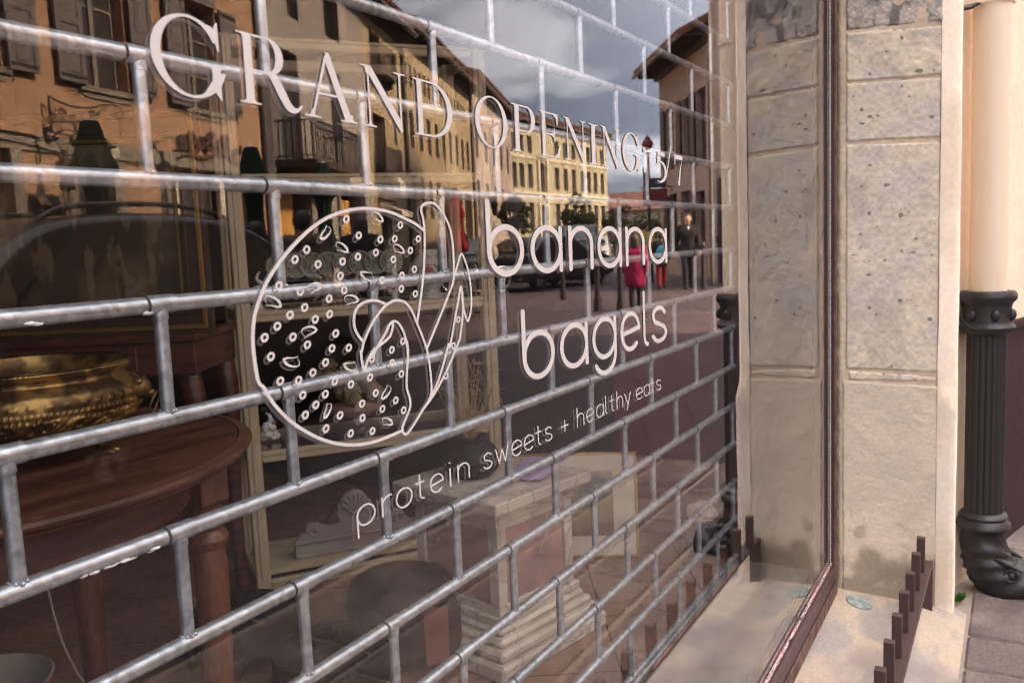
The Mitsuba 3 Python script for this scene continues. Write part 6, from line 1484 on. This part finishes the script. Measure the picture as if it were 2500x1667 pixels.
def person(label, x, y, face, H, coat, trousers, coat_low=0.50, hood=None, hair='short', stride=0.22, bag=None, bulk=1.0, arms=0.12, head_turn=0.0, scarf=None):
    """face: heading in degrees; figure built facing +x, 1.75 m tall, then scaled"""
    k = thing('person', label, 'person'); sc = H / 1.75
    P = lambda m: mv(m, (x, y, GZ - 0.01), rz=face, s=sc)
    J = {'hip': 0.93, 'chest': 1.28, 'neck': 1.47, 'head': 1.625}
    fe = {s: np.array([s2 * stride, s * 0.10, 0.07]) for s, s2 in ((1, 1), (-1, -1))}
    kn = {s: np.array([fe[s][0] * 0.55 + 0.05, s * 0.095, 0.50]) for s in (1, -1)}
    hp = {s: np.array([0, s * 0.09, 0.91]) for s in (1, -1)}
    sh_ = {s: np.array([-0.01, s * 0.19, 1.41]) for s in (1, -1)}
    el = {s: np.array([-0.04 - s * arms * 0.5, s * 0.245, 1.13]) for s in (1, -1)}
    wrist = {s: np.array([0.05 - s * arms, s * 0.25, 0.90]) for s in (1, -1)}
    body = [balls([((0, 0, 0.93), .135), ((-0.01, 0.07, 0.97), .10), ((-0.01, -0.07, 0.97), .10), ((0.0, 0, 1.12), .125)]), balls([((0, 0, 1.12), .125), ((0.0, 0.09, 1.30), .115), ((0.0, -0.09, 1.30), .115), ((0, 0, 1.40), .09)]), balls([((-0.005, 0, 1.42), .062), ((0.01, 0, 1.54), .055)]),
            balls([((0.0, 0, 1.655), .092), ((0.015, 0, 1.625), .088), ((0.04, 0, 1.565), .058)])]
    ct = math.radians(head_turn)
    body += [balls([((0.105, 0, 1.615), .012), ((0.088, 0, 1.645), .010)]), *[balls([((0.005, s * 0.088, 1.63), .016), ((0.0, s * 0.090, 1.605), .010)]) for s in (1, -1)]]
    for s in (1, -1):
        body += [balls([(sh_[s] * (1, .75, 1), .07), (sh_[s], .062), (el[s], .043)]), balls([(el[s], .043), (wrist[s], .028)]), balls([(hp[s], .088), (kn[s], .056)]), balls([(kn[s], .054), (fe[s], .038)]), balls([(fe[s] + (-0.04, 0, -.03), .035), (fe[s] + (0.14, 0.01 * s, -.04), .028)])]
        w = wrist[s]; body.append(balls([(w + (0.005, 0, -.02), .026), (w + (0.012, 0, -.085), .030)]))
        for i, (ox, ln) in enumerate(((0.034, .062), (0.014, .074), (-0.006, .070), (-0.024, .056))):
            b = w + (0.012 + ox, 0, -.095); body.append(balls([(b, .0088), (b + (0.004, -s * 0.012, -ln * .55), .0082), (b + (0.006, -s * 0.026, -ln), .0072)]))
        body.append(balls([(w + (0.03, -s * .01, -.04), .011), (w + (0.052, -s * .018, -.085), .009)]))
    part(k, 'body', P(fuse(body, 0.028, 6)), m_skin, True)
    low = coat_low; b = bulk
    cl = [balls([((0, 0, 0.95), .155 * b), ((0, 0.07, 1.0), .125 * b), ((0, -0.07, 1.0), .125 * b), ((0, 0, 1.13), .15 * b)]), balls([((0, 0, 1.13), .15 * b), ((0, 0.095, 1.31), .14 * b), ((0, -0.095, 1.31), .14 * b), ((-0.005, 0, 1.43), .095)])]
    if low < 0.9: cl.append(balls([((0, 0.08, 0.97), .135 * b), ((0, -0.08, 0.97), .135 * b), ((0.04, 0.10, low + .1), .12 * b), ((0.04, -0.10, low + .1), .12 * b), ((-0.05, 0, low + .1), .12 * b)]))
    for s in (1, -1): cl += [balls([(sh_[s] * (1, .7, 1), .085 * b), (sh_[s], .080 * b), (el[s], .062 * b)]), balls([(el[s], .062 * b), (wrist[s] + (0, 0, 0.01), .044 * b)])]
    ck = part(k, 'coat', P(fuse(cl, 0.035, 8)), coat, True)
    rib = [tube([(0.0 + 0.158 * b * math.cos(t) * 0.99, 0.232 * b * math.sin(t) * 0.80, z) for t in np.linspace(0, 2 * np.pi, 29)[:-1]], 0.010, 6, True) for z in (1.02, 1.09, 1.16)] if coat == m_taupe else []
    if rib: scene[ck + '__quilt_seam'] = mikit.ply(P(cat_(*rib)), coat, True)
    part(k, 'trousers', P(fuse([balls([((0, 0, 0.93), .143), ((0, .06, 0.90), .10), ((0, -.06, 0.90), .10)])] + [balls([(hp[s], .10), (kn[s], .070)]) for s in (1, -1)] + [balls([(kn[s], .070), (fe[s] + (0, 0, .03), .055)]) for s in (1, -1)], 0.035, 6)), trousers, True)
    for s in (1, -1): part(k, 'shoe', P(fuse([balls([(fe[s] + (-0.05, 0, -.022), .046), (fe[s] + (0.05, 0, -.025), .045), (fe[s] + (0.16, 0.01 * s, -.038), .032)])], 0.03, 3)), m_black, True)
    hr = [balls([((-0.012, 0, 1.668), .098), ((-0.02, 0, 1.63), .094)])]
    if hair == 'long': hr += [balls([((-0.03, 0, 1.64), .095), ((-0.07, 0.05, 1.42), .06), ((-0.07, -0.05, 1.42), .06), ((-0.08, 0, 1.34), .05)])]
    part(k, 'hair', P(fuse(hr, 0.03, 4)), m_hair, True)
    for s in (1, -1): part(k, 'eye', P(sph((0.098, s * 0.032, 1.635), 0.010, 1)), m_hair, True)
    part(k, 'mouth', P(sph((0.095, 0, 1.575), 0.016, 1, (0.4, 1.2, 0.35))), m_crest, True)
    if hood:
        hd = fuse([balls([((-0.10, 0.11, 1.43), .062), ((-0.13, 0.0, 1.42), .062)]), balls([((-0.10, -0.11, 1.43), .062), ((-0.13, 0.0, 1.42), .062)]), balls([((-0.10, 0.11, 1.43), .062), ((0.02, 0.15, 1.45), .045)]), balls([((-0.10, -0.11, 1.43), .062), ((0.02, -0.15, 1.45), .045)])], 0.022, 4)
        part(k, 'hood', P(rough(hd, 0.016, 40, 3)), hood, True)
    if scarf: part(k, 'collar', P(balls_mesh([((0.09, 0, 1.43), .03), ((0.12, 0, 1.30), .012)])), scarf, True)
    if bag:
        mt, (bx, by, bz), r = bag; q = part(k, 'bag', P(rough(sph((bx, by, bz), r, 3, (0.7, 1.0, 1.15)), 0.01, 12, 2)), mt, True); scene[q + '__strap'] = mikit.ply(P(tube(spline([(bx * .5, by + r * .5, bz + r), (0.0, 0.14, 1.47), (0.13, 0.12, 1.3), (0.1, 0.12, 1.1)], 6), 0.014, 6)), mt, True)
    return k


def balls_mesh(l): me = balls(l).to_mesh(); return trimesh.Trimesh(me.vert_properties[:, :3], me.tri_verts, process=False)


person('person seen from behind in a taupe quilted coat with a brown fur hood', 6.89, -6.07, -42, 1.70, m_taupe, m_denim, 0.62, m_fur, bulk=1.12)
person('person seen from behind with long dark hair and a wide black coat', 8.88, -6.94, -38, 1.70, m_black, m_black, 0.48, None, 'long', bulk=1.30)
person('person in black with a fur collar partly hidden by the dark car', 5.55, -5.35, -40, 1.55, m_black, m_denim, 0.6, m_fur, bulk=1.10)
x, y = vpt(18.75, 21.5); person('person in a dark suit and pale collar walking towards the shop', x, y, 150, 1.80, m_black, m_denim, 0.72, None, 'short', 0.16, scarf=m_paper)
x, y = vpt(22.15, 15.6); person('child in a magenta jacket and dark trousers', x, y, -25, 1.33, m_magenta, m_black, 0.55, None, 'long', 0.15, bulk=1.25)
x, y = vpt(20.45, 21.8); person('child with a sky blue bag and red trousers', x, y, -30, 1.38, m_black, m_redcanvas, 0.72, None, 'short', 0.12, bag=(m_blue, (-0.22, 0, 1.12), 0.20))
x, y = vpt(21.55, 22.6); person('person in a mustard jacket behind the children', x, y, -25, 1.68, m_mustard, m_denim, 0.75, None, 'short', 0.12)
